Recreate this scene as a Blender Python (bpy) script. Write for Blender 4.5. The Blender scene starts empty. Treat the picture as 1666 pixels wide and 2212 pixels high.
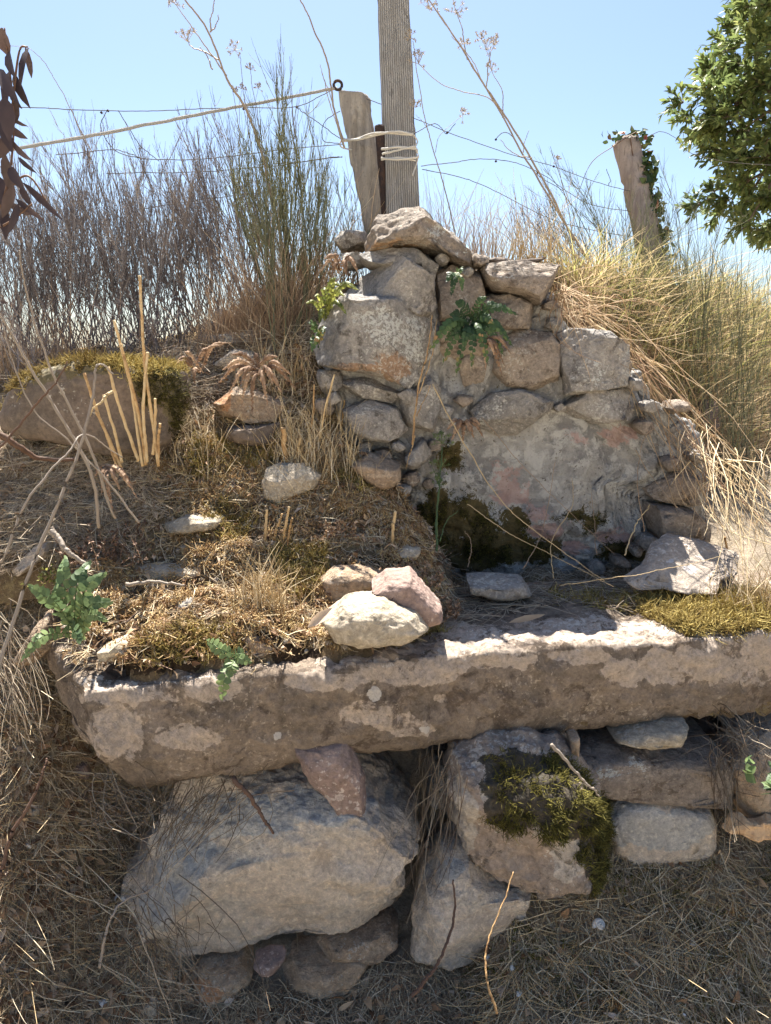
import bpy, math, random
import numpy as np
R = math.radians
sc = bpy.context.scene
col = sc.collection
# ------------------------------------------------------------------ camera, world, sun, exposure
CAM = np.array([0.0, 0.0, 1.2]); PITCH = R(12.0)
F0 = 1597.0                                    # focal length in pixels of a 1666 x 2212 picture
cam = bpy.data.objects.new('camera', bpy.data.cameras.new('camera')); col.objects.link(cam)
cam.location = CAM; cam.rotation_euler = (R(90) - PITCH, 0, 0)
cam.data.sensor_fit = 'VERTICAL'; cam.data.sensor_height = 36; cam.data.lens = 36 * F0 / 2212
cam.data.clip_start = 0.02; cam.data.clip_end = 5000
sc.camera = cam
SUN_EL, SUN_AZ = R(62.5), R(-10)                 # behind the wall, a little to the left
w = bpy.data.worlds.new('World'); sc.world = w; w.use_nodes = True
sky = w.node_tree.nodes.new('ShaderNodeTexSky'); sky.sky_type = 'NISHITA'; sky.sun_disc = False
sky.sun_elevation = SUN_EL; sky.sun_rotation = SUN_AZ; sky.air_density = 1.0; sky.dust_density = 1.1; sky.ozone_density = 3.0
bg = w.node_tree.nodes['Background']; bg.inputs[1].default_value = 0.050
w.node_tree.links.new(sky.outputs[0], bg.inputs[0])
sl = bpy.data.lights.new('sun', 'SUN'); sl.energy = 5.0; sl.angle = R(0.5); sl.color = (1.0, 0.95, 0.86)
so = bpy.data.objects.new('sun', sl); col.objects.link(so)
so.rotation_euler = (R(90) - SUN_EL, 0, math.pi - SUN_AZ); so.location = (-2, 5, 8)
sc.view_settings.view_transform = 'Standard'; sc.view_settings.look = 'None'
sc.view_settings.exposure = 2.0; sc.view_settings.gamma = 1
sc.cycles.max_bounces = 6; sc.cycles.transparent_max_bounces = 4

rng = np.random.default_rng(7)
cp, sp_ = math.cos(PITCH), math.sin(PITCH)
FW = np.array([0, cp, -sp_]); UP = np.array([0, sp_, cp]); RT = np.array([1.0, 0, 0])
def ray(X, Y):
    X = np.asarray(X, float); Y = np.asarray(Y, float)
    return FW + RT * ((X - 833) / F0)[..., None] + UP * ((1106 - Y) / F0)[..., None]
def W(X, Y, D):                                # the point seen at X, Y that stands D metres ahead
    r = ray(X, Y); return CAM + r * (np.asarray(D, float) / r[..., 1])[..., None]
def WZ(X, Y, z):                               # the point seen at X, Y at height z
    r = ray(X, Y); return CAM + r * ((np.asarray(z, float) - CAM[2]) / r[..., 2])[..., None]
def PX(P):
    d = P - CAM; t = d @ FW
    return 833 + F0 * (d @ RT) / t, 1106 - F0 * (d @ UP) / t

# ------------------------------------------------------------------ noise
_p = rng.permutation(256); _p = np.concatenate([_p, _p, _p]); _g = rng.normal(size=(256, 3)); _g /= np.linalg.norm(_g, axis=1)[:, None]
def perlin(P):
    P = np.asarray(P, float); i = np.floor(P).astype(int); f = P - i; u = f * f * f * (f * (f * 6 - 15) + 10); i &= 255
    out = 0
    for dx in (0, 1):
        wx = u[:, 0] if dx else 1 - u[:, 0]
        for dy in (0, 1):
            wy = u[:, 1] if dy else 1 - u[:, 1]
            for dz in (0, 1):
                wz = u[:, 2] if dz else 1 - u[:, 2]
                h = _p[_p[_p[(i[:, 0] + dx) & 255] + ((i[:, 1] + dy) & 255)] + ((i[:, 2] + dz) & 255)]
                g = _g[h]; d = g[:, 0] * (f[:, 0] - dx) + g[:, 1] * (f[:, 1] - dy) + g[:, 2] * (f[:, 2] - dz)
                out = out + wx * wy * wz * d
    return out * 1.5
def fbm(P, n=4, gain=0.5):
    P = np.asarray(P, float); a = 1; s = 0
    for k in range(n): s = s + a * perlin(P * (2.03 ** k) + 13.7 * k); a *= gain
    return s
def ss(a, b, x): t = np.clip((x - a) / (b - a), 0, 1); return t * t * (3 - 2 * t)

# ------------------------------------------------------------------ objects
def mesh(name, V, F, mat=None, parent=None, origin=None, attrs=None, smooth=True, mats=None, midx=None):
    V = np.asarray(V, float)
    if origin is None: origin = np.zeros(3)
    me = bpy.data.meshes.new(name); F = np.asarray(F, np.int32) if not isinstance(F, list) else F
    if isinstance(F, list):
        me.from_pydata((V - origin).tolist(), [], F)
    else:
        k = F.shape[1]; me.vertices.add(len(V)); me.vertices.foreach_set('co', (V - origin).astype(np.float32).ravel())
        me.loops.add(F.size); me.loops.foreach_set('vertex_index', F.ravel())
        me.polygons.add(len(F)); me.polygons.foreach_set('loop_start', np.arange(0, F.size, k, dtype=np.int32))
        me.polygons.foreach_set('loop_total', np.full(len(F), k, np.int32))
        me.update(calc_edges=True)
    for n, a in (attrs or {}).items():
        at = me.attributes.new(n, 'FLOAT', 'POINT'); at.data.foreach_set('value', np.asarray(a, np.float32))
    me.validate()
    if smooth: me.polygons.foreach_set('use_smooth', np.ones(len(me.polygons), bool))
    if mat: me.materials.append(mat)
    for m in mats or []: me.materials.append(m)
    if midx is not None: me.polygons.foreach_set('material_index', np.asarray(midx, np.int32))
    o = bpy.data.objects.new(name, me); col.objects.link(o)
    o.location = origin - (ORG[parent.name] if parent is not None else 0)
    ORG[o.name] = np.array(origin, float)
    if parent is not None: o.parent = parent
    return o
ORG = {}
def tag(o, label=None, cat=None, group=None, kind=None):
    if label: o['label'] = label
    if cat: o['category'] = cat
    if group: o['group'] = group
    if kind: o['kind'] = kind
    return o
def empty(name, loc, label, cat, group=None):
    o = bpy.data.objects.new(name, None); col.objects.link(o); o.location = loc; o.empty_display_size = .05
    ORG[o.name] = np.array(loc, float); return tag(o, label, cat, group)

# ------------------------------------------------------------------ materials
def lin(c):                                    # 0-255 display colour to linear
    return tuple((x / 255 / 12.92 if x / 255 <= .04045 else ((x / 255 + .055) / 1.055) ** 2.4) for x in c)
class NT:
    def __init__(s, name):
        s.m = bpy.data.materials.new(name); s.m.use_nodes = True; s.t = s.m.node_tree; s.b = s.t.nodes['Principled BSDF']
    def n(s, k, **kw):
        x = s.t.nodes.new('ShaderNode' + k)
        for a, v in kw.items(): setattr(x, a, v)
        return x
    def l(s, a, b): s.t.links.new(a, b)
    def coord(s, seed=True):
        tc = s.n('TexCoord')
        if not seed: return tc.outputs['Object']
        oi = s.n('ObjectInfo'); m = s.n('Math', operation='MULTIPLY'); m.inputs[1].default_value = 37.0; s.l(oi.outputs['Random'], m.inputs[0])
        v = s.n('VectorMath', operation='ADD'); s.l(tc.outputs['Object'], v.inputs[0]); s.l(m.outputs[0], v.inputs[1]); return v.outputs[0]
    def noise(s, co, scale, detail=6, rough=.6, dist=0):
        x = s.n('TexNoise'); x.inputs['Scale'].default_value = scale; x.inputs['Detail'].default_value = detail
        x.inputs['Roughness'].default_value = rough; x.inputs['Distortion'].default_value = dist; s.l(co, x.inputs['Vector']); return x.outputs['Fac']
    def ramp(s, f, stops):
        r = s.n('ValToRGB'); e = r.color_ramp.elements
        while len(e) < len(stops): e.new(.5)
        for q, (p, c) in zip(e, stops): q.position = p; q.color = (*c, 1) if len(c) == 3 else c
        s.l(f, r.inputs[0]); return r.outputs[0]
    def step(s, f, a, b):
        r = s.n('MapRange', interpolation_type='SMOOTHSTEP'); r.inputs['From Min'].default_value = a; r.inputs['From Max'].default_value = b
        s.l(f, r.inputs['Value']); return r.outputs[0]
    def math(s, op, a, b):
        m = s.n('Math', operation=op)
        for i, v in enumerate((a, b)):
            if isinstance(v, (int, float)): m.inputs[i].default_value = v
            else: s.l(v, m.inputs[i])
        return m.outputs[0]
    def mix(s, f, a, b, mode='MIX'):
        m = s.n('Mix', data_type='RGBA', blend_type=mode)
        for i, v in ((0, f), (6, a), (7, b)):
            if isinstance(v, (int, float)): m.inputs[i].default_value = v
            elif isinstance(v, tuple): m.inputs[i].default_value = (*v, 1)
            else: s.l(v, m.inputs[i])
        return m.outputs[2]
    def attr(s, n): a = s.n('Attribute'); a.attribute_name = n; return a.outputs['Fac']
    def bump(s, h, strength, dist, prev=None):
        b = s.n('Bump'); b.inputs['Strength'].default_value = strength; b.inputs['Distance'].default_value = dist
        s.l(h, b.inputs['Height'])
        if prev is not None: s.l(prev, b.inputs['Normal'])
        return b.outputs[0]
    def done(s, c, normal=None, rough=.9, spec=.25):
        if isinstance(c, tuple): s.b.inputs['Base Color'].default_value = (*c, 1)
        else: s.l(c, s.b.inputs['Base Color'])
        s.b.inputs['Roughness'].default_value = rough; s.b.inputs['Specular IOR Level'].default_value = spec
        if normal is not None: s.l(normal, s.b.inputs['Normal'])
        return s.m

def stone_mat(name, c1, c2, c3, lich=(.58, .56, .50), lich_amt=.3, dark=(.07, .06, .05), dark_amt=.3, sc_=1.0, bump=1.0,
              pa=(.5, .4, .32), pb=(.06, .06, .035), strata=0, solid=False):
    m = NT(name); co = m.coord()
    warp = m.noise(co, 5 * sc_, 3, .5)
    big = m.noise(co, 7 * sc_, 5, .62, .6); mid = m.noise(co, 26 * sc_, 6, .65, .3); fine = m.noise(co, 150 * sc_, 4, .6)
    grain = m.noise(co, 620, 3, .6)
    c = m.mix(m.step(big, .38, .62), c1, c2)
    c = m.mix(m.math('MULTIPLY', m.step(mid, .45, .66), .65), c, c3)
    if strata:
        mp = m.n('Mapping'); mp.inputs['Scale'].default_value = (3, 3, 60); mp.inputs['Rotation'].default_value = (.1, .15, 0); m.l(co, mp.inputs['Vector'])
        st = m.noise(mp.outputs[0], 2.0, 4, .6); c = m.mix(m.math('MULTIPLY', m.step(st, .45, .7), .5 * strata), c, c3)
    # patches set by the mesh, natural except the slab's painted sunlit band
    e = m.math('ADD', m.attr('pa'), m.math('MULTIPLY', m.math('SUBTRACT', m.noise(co, 45, 7, .72), .5), 1.9))
    c = m.mix(m.math('MULTIPLY', m.step(e, .44, .60), .8), c, m.mix(m.noise(co, 120, 4, .7), tuple(x * .8 for x in pa), tuple(min(.85, x * 1.15) for x in pa)))
    # dark stains
    d = m.noise(co, 15 * sc_, 7, .7, .8); d2 = m.noise(co, 90 * sc_, 4, .7)
    dd = m.math('ADD', d, m.math('MULTIPLY', m.math('SUBTRACT', d2, .5), .35))
    c = m.mix(m.math('MULTIPLY', m.step(dd, .66 - .22 * dark_amt, .76 - .22 * dark_amt), .75), c, dark)
    # lichen: crusty specks and rosettes
    v = m.n('TexVoronoi', feature='F1'); v.inputs['Scale'].default_value = 95 * sc_; wn = m.n('TexNoise'); wn.inputs['Scale'].default_value = 90; wn.inputs['Detail'].default_value = 4; m.l(co, wn.inputs['Vector'])
    wv = m.n('VectorMath', operation='MULTIPLY_ADD'); wv.inputs[1].default_value = (.03, .03, .03); m.l(wn.outputs['Color'], wv.inputs[0]); m.l(co, wv.inputs[2]); m.l(wv.outputs[0], v.inputs['Vector'])
    patchy = m.noise(co, 9 * sc_, 4, .6)
    sp = m.math('ADD', m.math('MULTIPLY', v.outputs['Distance'], -.55), m.math('MULTIPLY', m.math('ADD', patchy, m.math('MULTIPLY', m.noise(co, 240, 3, .6), .35)), 1.0))
    lf = m.step(sp, .62 - .35 * lich_amt, .68 - .35 * lich_amt)
    c = m.mix(m.math('MULTIPLY', lf, .55), c, lich)
    # crisp pale patches on edges of the grain
    c = m.mix(m.math('MULTIPLY', m.step(fine, .5, .75), .3), c, tuple(min(.9, x * 1.5) for x in c1))
    c = m.mix(m.math('MULTIPLY', m.step(grain, .55, .8), .35), c, tuple(x * .45 for x in c2))
    e2 = m.math('ADD', m.attr('pb'), m.math('MULTIPLY', m.math('SUBTRACT', m.noise(co, 105, 6, .75), .5), 1.6)) if solid else m.math('ADD', m.math('MULTIPLY', m.attr('pb'), .72), m.math('MULTIPLY', m.math('SUBTRACT', m.noise(co, 120, 7, .78), .5), 2.8))
    if not solid: e2 = m.math('SUBTRACT', e2, .13)
    sk = m.noise(co, 75, 9, .82); skc = m.ramp(sk, [(.30, (.58, .56, .54)), (.46, (1.0, .99, .98)), (.56, (1.25, 1.24, 1.22)), (.72, (1.75, 1.72, 1.66))]); c = m.mix(1.0, c, skc, 'MULTIPLY')
    c = m.mix(m.math('MULTIPLY', m.step(e2, .50, .64), .9), c, pb)
    n = m.bump(mid, .55 * bump, .02); n = m.bump(fine, .6 * bump, .006, n); n = m.bump(grain, .45 * bump, .0016, n)
    n = m.bump(sk, .8 * bump, .006, n); n = m.bump(lf, .25, .001, n)
    return m.done(c, n, .88, .3)

def tint_mat(name, stops, rough=.75, trans=0.0, spec=.25, bump=0, amp=.35):
    m = NT(name); a = m.attr('tint'); co = m.coord(False)
    nz = m.noise(co, 60, 3, .6)
    f = m.math('ADD', a, m.math('MULTIPLY', m.math('SUBTRACT', nz, .5), amp))
    c = m.ramp(f, stops)
    out = m.done(c, m.bump(m.noise(co, bump, 3, .6), .6, .004) if bump else None, rough, spec)
    if trans:
        t = m.n('BsdfTranslucent'); m.l(c, t.inputs['Color']); ms = m.n('MixShader'); ms.inputs[0].default_value = trans
        o = m.t.nodes['Material Output']; m.l(m.b.outputs[0], ms.inputs[1]); m.l(t.outputs[0], ms.inputs[2]); m.l(ms.outputs[0], o.inputs['Surface'])
    return out

# ------------------------------------------------------------------ rocks
_ico = {}
def ico(n):
    if n not in _ico:
        import bmesh
        bm = bmesh.new(); bmesh.ops.create_icosphere(bm, subdivisions=n, radius=1.0); bm.verts.ensure_lookup_table()
        V = np.array([v.co[:] for v in bm.verts]); Fc = np.array([[v.index for v in f.verts] for f in bm.faces], np.int32); bm.free()
        V /= np.linalg.norm(V, axis=1)[:, None]
        _ico[n] = (V, Fc)
    return _ico[n]
def poly_radius(pts, c, th):
    """distance from c to the outline along each direction th"""
    r = np.full(th.shape, 0.0); n = len(pts); d = np.stack([np.cos(th), np.sin(th)], 1)
    for i in range(n):
        a = pts[i] - c; b = pts[(i + 1) % n] - c; e = b - a
        den = d[:, 0] * e[1] - d[:, 1] * e[0]; den = np.where(abs(den) < 1e-12, 1e-12, den)
        t = (a[0] * e[1] - a[1] * e[0]) / den; s = (a[0] * d[:, 1] - a[1] * d[:, 0]) / den
        ok = (s >= -1e-6) & (s <= 1 + 1e-6) & (t > 0); r = np.where(ok, np.maximum(r, t), r)
    return r
def centroid(p):
    x, y = p[:, 0], p[:, 1]; x2, y2 = np.roll(x, -1), np.roll(y, -1); c = x * y2 - x2 * y; A = c.sum() / 2
    return np.array([((x + x2) * c).sum(), ((y + y2) * c).sum()]) / (6 * A)
def normals(V, F):
    n = np.zeros_like(V); a = np.cross(V[F[:, 1]] - V[F[:, 0]], V[F[:, 2]] - V[F[:, 0]])
    for k in range(F.shape[1]):
        for j in range(3): n[:, j] += np.bincount(F[:, k], a[:, j], len(V))
    return n / (np.linalg.norm(n, axis=1)[:, None] + 1e-12)
def blobs(X, Y, P, L, k=18):
    m = np.zeros(len(X)); nx = fbm(P * 22, 4) ; ny = fbm(P * 22 + 50, 4)
    for (bx, by, rx, ry) in L:
        q = np.sqrt(((X + nx * k - bx) / rx) ** 2 + ((Y + ny * k - by) / ry) ** 2); m = np.maximum(m, 1 - ss(.6, 1.4, q))
    return m
ROCKS = {}
def rock(name, outline, D, thick, mat, label=None, cat='stone', group=None, parent=None, tilt=(0, 0), k=.6, cuts=(), nf=5, amp=1.0,
         sub=5, seed=0, fr=9.0, pa=(), pb=(), jag=.5, back=1.0, lump=1.0, strata=0, flake=0, ripple=0):
    rs = np.random.default_rng(seed + 11)
    ol = np.array(outline, float); mid = ol.mean(0)
    dd = D + thick * .28 + tilt[0] * (ol[:, 0] - mid[0]) / 100 + tilt[1] * (ol[:, 1] - mid[1]) / 100
    P3 = W(ol[:, 0], ol[:, 1], dd); p2 = P3[:, [0, 2]]; c2 = centroid(p2)
    A = np.c_[p2 - c2, np.ones(len(p2))]; sol = np.linalg.lstsq(A, P3[:, 1], rcond=None)[0]
    S, Fc = ico(sub)
    rho = np.sqrt(S[:, 0] ** 2 + S[:, 2] ** 2); th = np.arctan2(S[:, 2], S[:, 0])
    Rr = poly_radius(p2, c2, th)
    rr = rho ** k; dep = np.sign(S[:, 1]) * np.abs(S[:, 1]) ** (k + .15)
    x = c2[0] + Rr * rr * np.cos(th); z = c2[1] + Rr * rr * np.sin(th)
    base = (x - c2[0]) * sol[0] + (z - c2[1]) * sol[1] + sol[2]
    y = base + thick * (dep * np.where(dep < 0, .5, .5 * back + .0)) + (thick * .22)
    V = np.stack([x, y, z], 1); c3 = np.array([c2[0], sol[2] + thick * .22, c2[1]])
    size = float(np.sqrt(Rr.mean() * thick / 2)); 
    for (q, nrm) in cuts:
        q = W(*q); nrm = np.array(nrm, float); nrm /= np.linalg.norm(nrm); s = (V - q) @ nrm; V = V - np.maximum(s, 0)[:, None] * nrm * .96
    for i in range(nf):
        d = rs.normal(size=3); d[1] = -abs(d[1]) * 1.0 ; d /= np.linalg.norm(d); s = (V - c3) @ d
        lim = s.max() * rs.uniform(.74, .92); V = V - np.maximum(s - lim, 0)[:, None] * d * .9
    N = normals(V, Fc); off = rs.uniform(0, 50, 3)
    n1 = fbm(V * fr + off, 3) * .045 * size * lump * 2.2
    n2 = -np.abs(fbm(V * fr * 3.2 + off, 3)) * .045 * size
    n3 = fbm(V * 85 + off, 3) * .0016
    if strata:
        ly = (V @ np.array([.12, .2, 1.0])) * 120 / strata + fbm(V * 12 + off, 2) * 2.5
        n3 = n3 + .0022 * strata * np.tanh(3 * perlin(np.stack([ly * .5, ly * 0, ly * 0], 1) + off))
    jg = fbm(np.c_[V[:, 0], V[:, 2], V[:, 1] * .3] * 45 + off, 3) * .003 * jag
    if ripple:
        q = V @ np.array([[.45, 0, .25], [0, .3, 0], [-.35, 0, 1.0]]); n3 = n3 + ripple * np.tanh(2.2 * fbm(q * 13 + off, 3)) - ripple * .9 * np.abs(fbm(q * 21 + off + 5, 3)) + ripple * .3 * fbm(V * 55 + off, 3)
    if flake: n3 = n3 + flake * np.tanh(9 * fbm(V * 9 + off, 4)) + flake * .5 * np.tanh(8 * fbm(V * 26 + off, 4)) - flake * 1.2 * np.exp(-(fbm(V * 5 + off + 9, 4) / .035) ** 2)
    V = V + N * ((n1 + n2) * amp + n3 + jg)[:, None]
    X, Y = PX(V)
    at = {'pa': blobs(X, Y, V, pa) if len(pa) else np.zeros(len(V)), 'pb': blobs(X, Y, V, pb) if len(pb) else np.zeros(len(V))}
    org = np.array([c3[0], V[:, 1].mean(), V[:, 2].min()])
    o = mesh(name, V, Fc, mat, parent, org, at)
    if parent is None: tag(o, label, cat, group)
    elif label: o['label'] = label
    ROCKS[o.name] = (V, Fc, at); return o

# ------------------------------------------------------------------ strands and leaves
def unit(a): return a / (np.linalg.norm(a, axis=-1, keepdims=True) + 1e-12)
def curves_mesh(P, rad, sides=3, tint=None, flat=False):
    """P (N,K,3) polylines, rad (N,K) -> V, F, tint"""
    N, K, _ = P.shape; T = np.gradient(P, axis=1); T = unit(T)
    ref = np.where(abs(T[:, :, 2:3]) > .9, np.array([1.0, 0, 0]), np.array([0, 0, 1.0]))
    A = unit(np.cross(T, ref)); B = np.cross(T, A)
    if flat:
        rot = rng.uniform(0, math.pi, N)[:, None, None]; A = A * np.cos(rot) + B * np.sin(rot)
        V = np.stack([P - A * rad[..., None], P + A * rad[..., None]], 2); s = 2
        idx = np.arange(N * K * 2).reshape(N, K, 2)
        F = np.stack([idx[:, :-1, 0], idx[:, :-1, 1], idx[:, 1:, 1], idx[:, 1:, 0]], -1).reshape(-1, 4)
    else:
        s = sides; a = np.arange(s) * 2 * math.pi / s
        V = P[:, :, None] + rad[..., None, None] * (A[:, :, None] * np.cos(a)[:, None] + B[:, :, None] * np.sin(a)[:, None])
        idx = np.arange(N * K * s).reshape(N, K, s); nx = np.roll(idx, -1, 2)
        F = np.stack([idx[:, :-1], nx[:, :-1], nx[:, 1:], idx[:, 1:]], -1).reshape(-1, 4)
    if tint is None: tint = rng.uniform(0, 1, N)
    return V.reshape(-1, 3), F, np.repeat(tint, K * s)
def strand_pts(root, d, L, bend=None, K=6, wig=0.0):
    t = np.linspace(0, 1, K)[None, :, None]; L = np.asarray(L)[:, None, None]
    P = root[:, None] + unit(d)[:, None] * L * t
    if bend is not None: P = P + bend[:, None] * t ** 2
    if wig: 
        w_ = rng.normal(size=P.shape) * wig; w_[:, 0] = 0; P = P + np.cumsum(w_, 1) * .5
    return P
def join(parts):
    Vs, Fs, Ts = [], [], []; n = 0
    for V, F, T in parts: Vs.append(V); Fs.append(F + n); Ts.append(T); n += len(V)
    return np.concatenate(Vs), np.concatenate(Fs), np.concatenate(Ts)
def strands(name, parts, mat, parent=None, origin=None):
    V, F, T = join(parts); return mesh(name, V, F, mat, parent, origin if origin is not None else (ORG[parent.name] if parent is not None else V.mean(0) * [1, 1, 0] + [0, 0, V[:, 2].min()]), {'tint': T})
def taper(r, N, K, tip=.25): return np.broadcast_to(np.asarray(r)[..., None] if np.ndim(r) else r, (N, 1)) * np.linspace(1, tip, K)[None]
def leaves(pos, d, up, L, Wd, tint=None, fold=.25, curl=.15, shape=None):
    """folded leaf blades: 5 stations x 3 verts"""
    N = len(pos); d = unit(d); s = unit(np.cross(d, up)); u = np.cross(s, d)
    ts = np.array([0, .22, .5, .78, 1.0]); ws = np.array(shape if shape is not None else [.08, .75, 1.0, .6, .03]) * .5
    L = np.broadcast_to(L, (N,))[:, None, None]; Wd = np.broadcast_to(Wd, (N,))[:, None, None]
    C = pos[:, None] + d[:, None] * L * ts[None, :, None] - u[:, None] * L * curl * (ts ** 2)[None, :, None]
    off = s[:, None] * Wd * ws[None, :, None]; lift = u[:, None] * Wd * fold * ws[None, :, None]
    V = np.stack([C - off + lift, C, C + off + lift], 2)
    i = np.arange(N * 15).reshape(N, 5, 3)
    F = np.concatenate([np.stack([i[:, :-1, a], i[:, :-1, a + 1], i[:, 1:, a + 1], i[:, 1:, a]], -1).reshape(-1, 4) for a in (0, 1)])
    if tint is None: tint = rng.uniform(0, 1, N)
    return V.reshape(-1, 3), F, np.repeat(tint, 15)
def polyline(pts, K=40, smooth=True):
    """Catmull-Rom through 3-D points"""
    p = np.array(pts, float)
    if len(p) == 2: t = np.linspace(0, 1, K)[:, None]; return p[0] + (p[1] - p[0]) * t
    q = np.vstack([2 * p[0] - p[1], p, 2 * p[-1] - p[-2]]); n = len(p) - 1; out = []
    for t in np.linspace(0, n - 1e-6, K):
        i = int(t); u = t - i; a, b, c, d = q[i:i + 4]
        out.append(.5 * ((2 * b) + (c - a) * u + (2 * a - 5 * b + 4 * c - d) * u * u + (3 * b - a - 3 * c + d) * u ** 3))
    return np.array(out)
def tube(pts, r0, r1=None, K=40, sides=6, wig=0, tint=.5):
    P = polyline(pts, K)
    if wig: P = P + np.cumsum(rng.normal(size=P.shape), 0) * wig
    rad = np.linspace(r0, r0 if r1 is None else r1, K)
    V, F, T = curves_mesh(P[None], rad[None], sides, np.array([tint]))
    n = len(V); e = n - sides; caps = []             # close the ends (even number of sides)
    V = np.vstack([V, P[:1], P[-1:]])
    for j in range(0, sides, 2):
        a, b, c = j, (j + 1) % sides, (j + 2) % sides; caps += [[c, b, a, n], [a + e, b + e, c + e, n + 1]]
    return V, np.vstack([F, caps]), np.concatenate([T, [tint, tint]])
# ------------------------------------------------------------------ materials of the place
SEAT = .67
M_SLAB = stone_mat('slab_stone', (.30, .235, .18), (.19, .15, .115), (.35, .275, .215), (.58, .48, .38), .16, (.105, .075, .055), .62, .9, 1.5, pa=(.60, .49, .40), pb=(.76, .69, .61), solid=True)
M_GREY = stone_mat('grey_wall_stone', (.33, .305, .28), (.24, .225, .21), (.37, .33, .285), (.58, .56, .50), .20, (.10, .085, .07), .5, 1, 1.0, pa=(.36, .22, .13), pb=(.60, .60, .56))
M_BROWN = stone_mat('brown_wall_stone', (.32, .265, .22), (.23, .195, .165), (.37, .30, .235), (.50, .47, .41), .14, (.11, .08, .06), .55, 1, 1.1, pa=(.40, .25, .14), pb=(.60, .60, .56), strata=1)
M_WHITE = stone_mat('pale_limestone', (.66, .555, .45), (.57, .505, .43), (.70, .565, .43), (.66, .62, .55), .02, (.20, .18, .16), .12, 1, 1.2, pa=(.50, .50, .49), pb=(.56, .45, .35))
M_ORANGE = stone_mat('ochre_sandstone', (.47, .33, .21), (.33, .24, .17), (.50, .40, .30), (.60, .56, .48), .2, (.13, .10, .07), .3, 1, 1.1, pa=(.5, .25, .12), pb=(.3, .3, .3), strata=1)
M_PINK = stone_mat('pink_sandstone', (.235, .165, .14), (.19, .14, .12), (.29, .215, .185), (.5, .44, .40), .05, (.14, .09, .08), .15, .8, .6, pa=(.2, .18, .17), pb=(.5, .4, .35))
M_SAND = stone_mat('pale_sandstone', (.40, .34, .26), (.31, .265, .20), (.47, .40, .31), (.58, .54, .46), .1, (.2, .16, .11), .15, 1, .8, pa=(.6, .42, .28), pb=(.34, .3, .24), strata=1)
M_FLAT = stone_mat('flat_pinkish_stone', (.34, .285, .235), (.28, .24, .205), (.38, .31, .25), (.60, .55, .5), .15, (.2, .16, .13), .12, .8, .7, pa=(.45, .45, .48), pb=(.5, .3, .2))  # base darkened to stand in for shade on this stone
M_MOSSY = stone_mat('mossy_boulder_stone', (.36, .28, .22), (.27, .23, .20), (.36, .30, .25), (.62, .58, .52), .22, (.06, .05, .038), .4, .9, 1.2, pa=(.48, .43, .37), pb=(.040, .034, .022), solid=True)
M_DISC = stone_mat('brown_slab_stone', (.15, .115, .09), (.12, .095, .075), (.18, .14, .11), (.45, .42, .36), .12, (.10, .075, .055), .3, .6, .5, pa=(.12, .10, .05), pb=(.09, .08, .03))

def plaster():
    m = NT('old_plaster'); co = m.coord(False)
    big = m.noise(co, 6, 6, .65, .8); mid = m.noise(co, 24, 7, .68, .5); fine = m.noise(co, 130, 5, .65); pits = m.n('TexVoronoi'); pits.inputs['Scale'].default_value = 60; m.l(co, pits.inputs['Vector'])
    c = m.mix(m.step(big, .42, .58), (.42, .40, .37), (.25, .24, .23)); c = m.mix(m.math('MULTIPLY', m.step(mid, .48, .58), .75), c, (.58, .56, .52))
    c = m.mix(m.math('MULTIPLY', m.step(fine, .52, .72), .4), c, (.22, .19, .16))
    e = m.math('ADD', m.attr('pa'), m.math('MULTIPLY', m.math('SUBTRACT', m.noise(co, 38, 7, .75), .5), 2.6))
    c = m.mix(m.math('MULTIPLY', m.step(e, .50, .72), .6), c, (.50, .30, .26))
    gre = m.noise(co, 18, 6, .7, .5); c = m.mix(m.math('MULTIPLY', m.step(gre, .58, .66), .6), c, (.17, .17, .175))
    c = m.mix(m.math('MULTIPLY', m.step(m.noise(co, 42, 6, .75, .4), .60, .66), .8), c, (.085, .065, .045))
    c = m.mix(m.math('MULTIPLY', m.step(pits.outputs['Distance'], .16, .05), .6), c, (.10, .08, .06))
    e2 = m.math('ADD', m.attr('pb'), m.math('MULTIPLY', m.math('SUBTRACT', m.noise(co, 44, 8, .8, .5), .5), 3.6))
    c = m.mix(m.step(e2, .50, .56), c, m.mix(m.noise(co, 90, 3, .6), (.065, .052, .026), (.17, .13, .055)))
    n = m.bump(mid, .8, .03); n = m.bump(fine, .8, .008, n); n = m.bump(pits.outputs['Distance'], .4, .004, n); n = m.bump(m.noise(co, 500, 3, .6), .5, .002, n)
    return m.done(c, n, .93, .2)
M_PLASTER = plaster()

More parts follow.
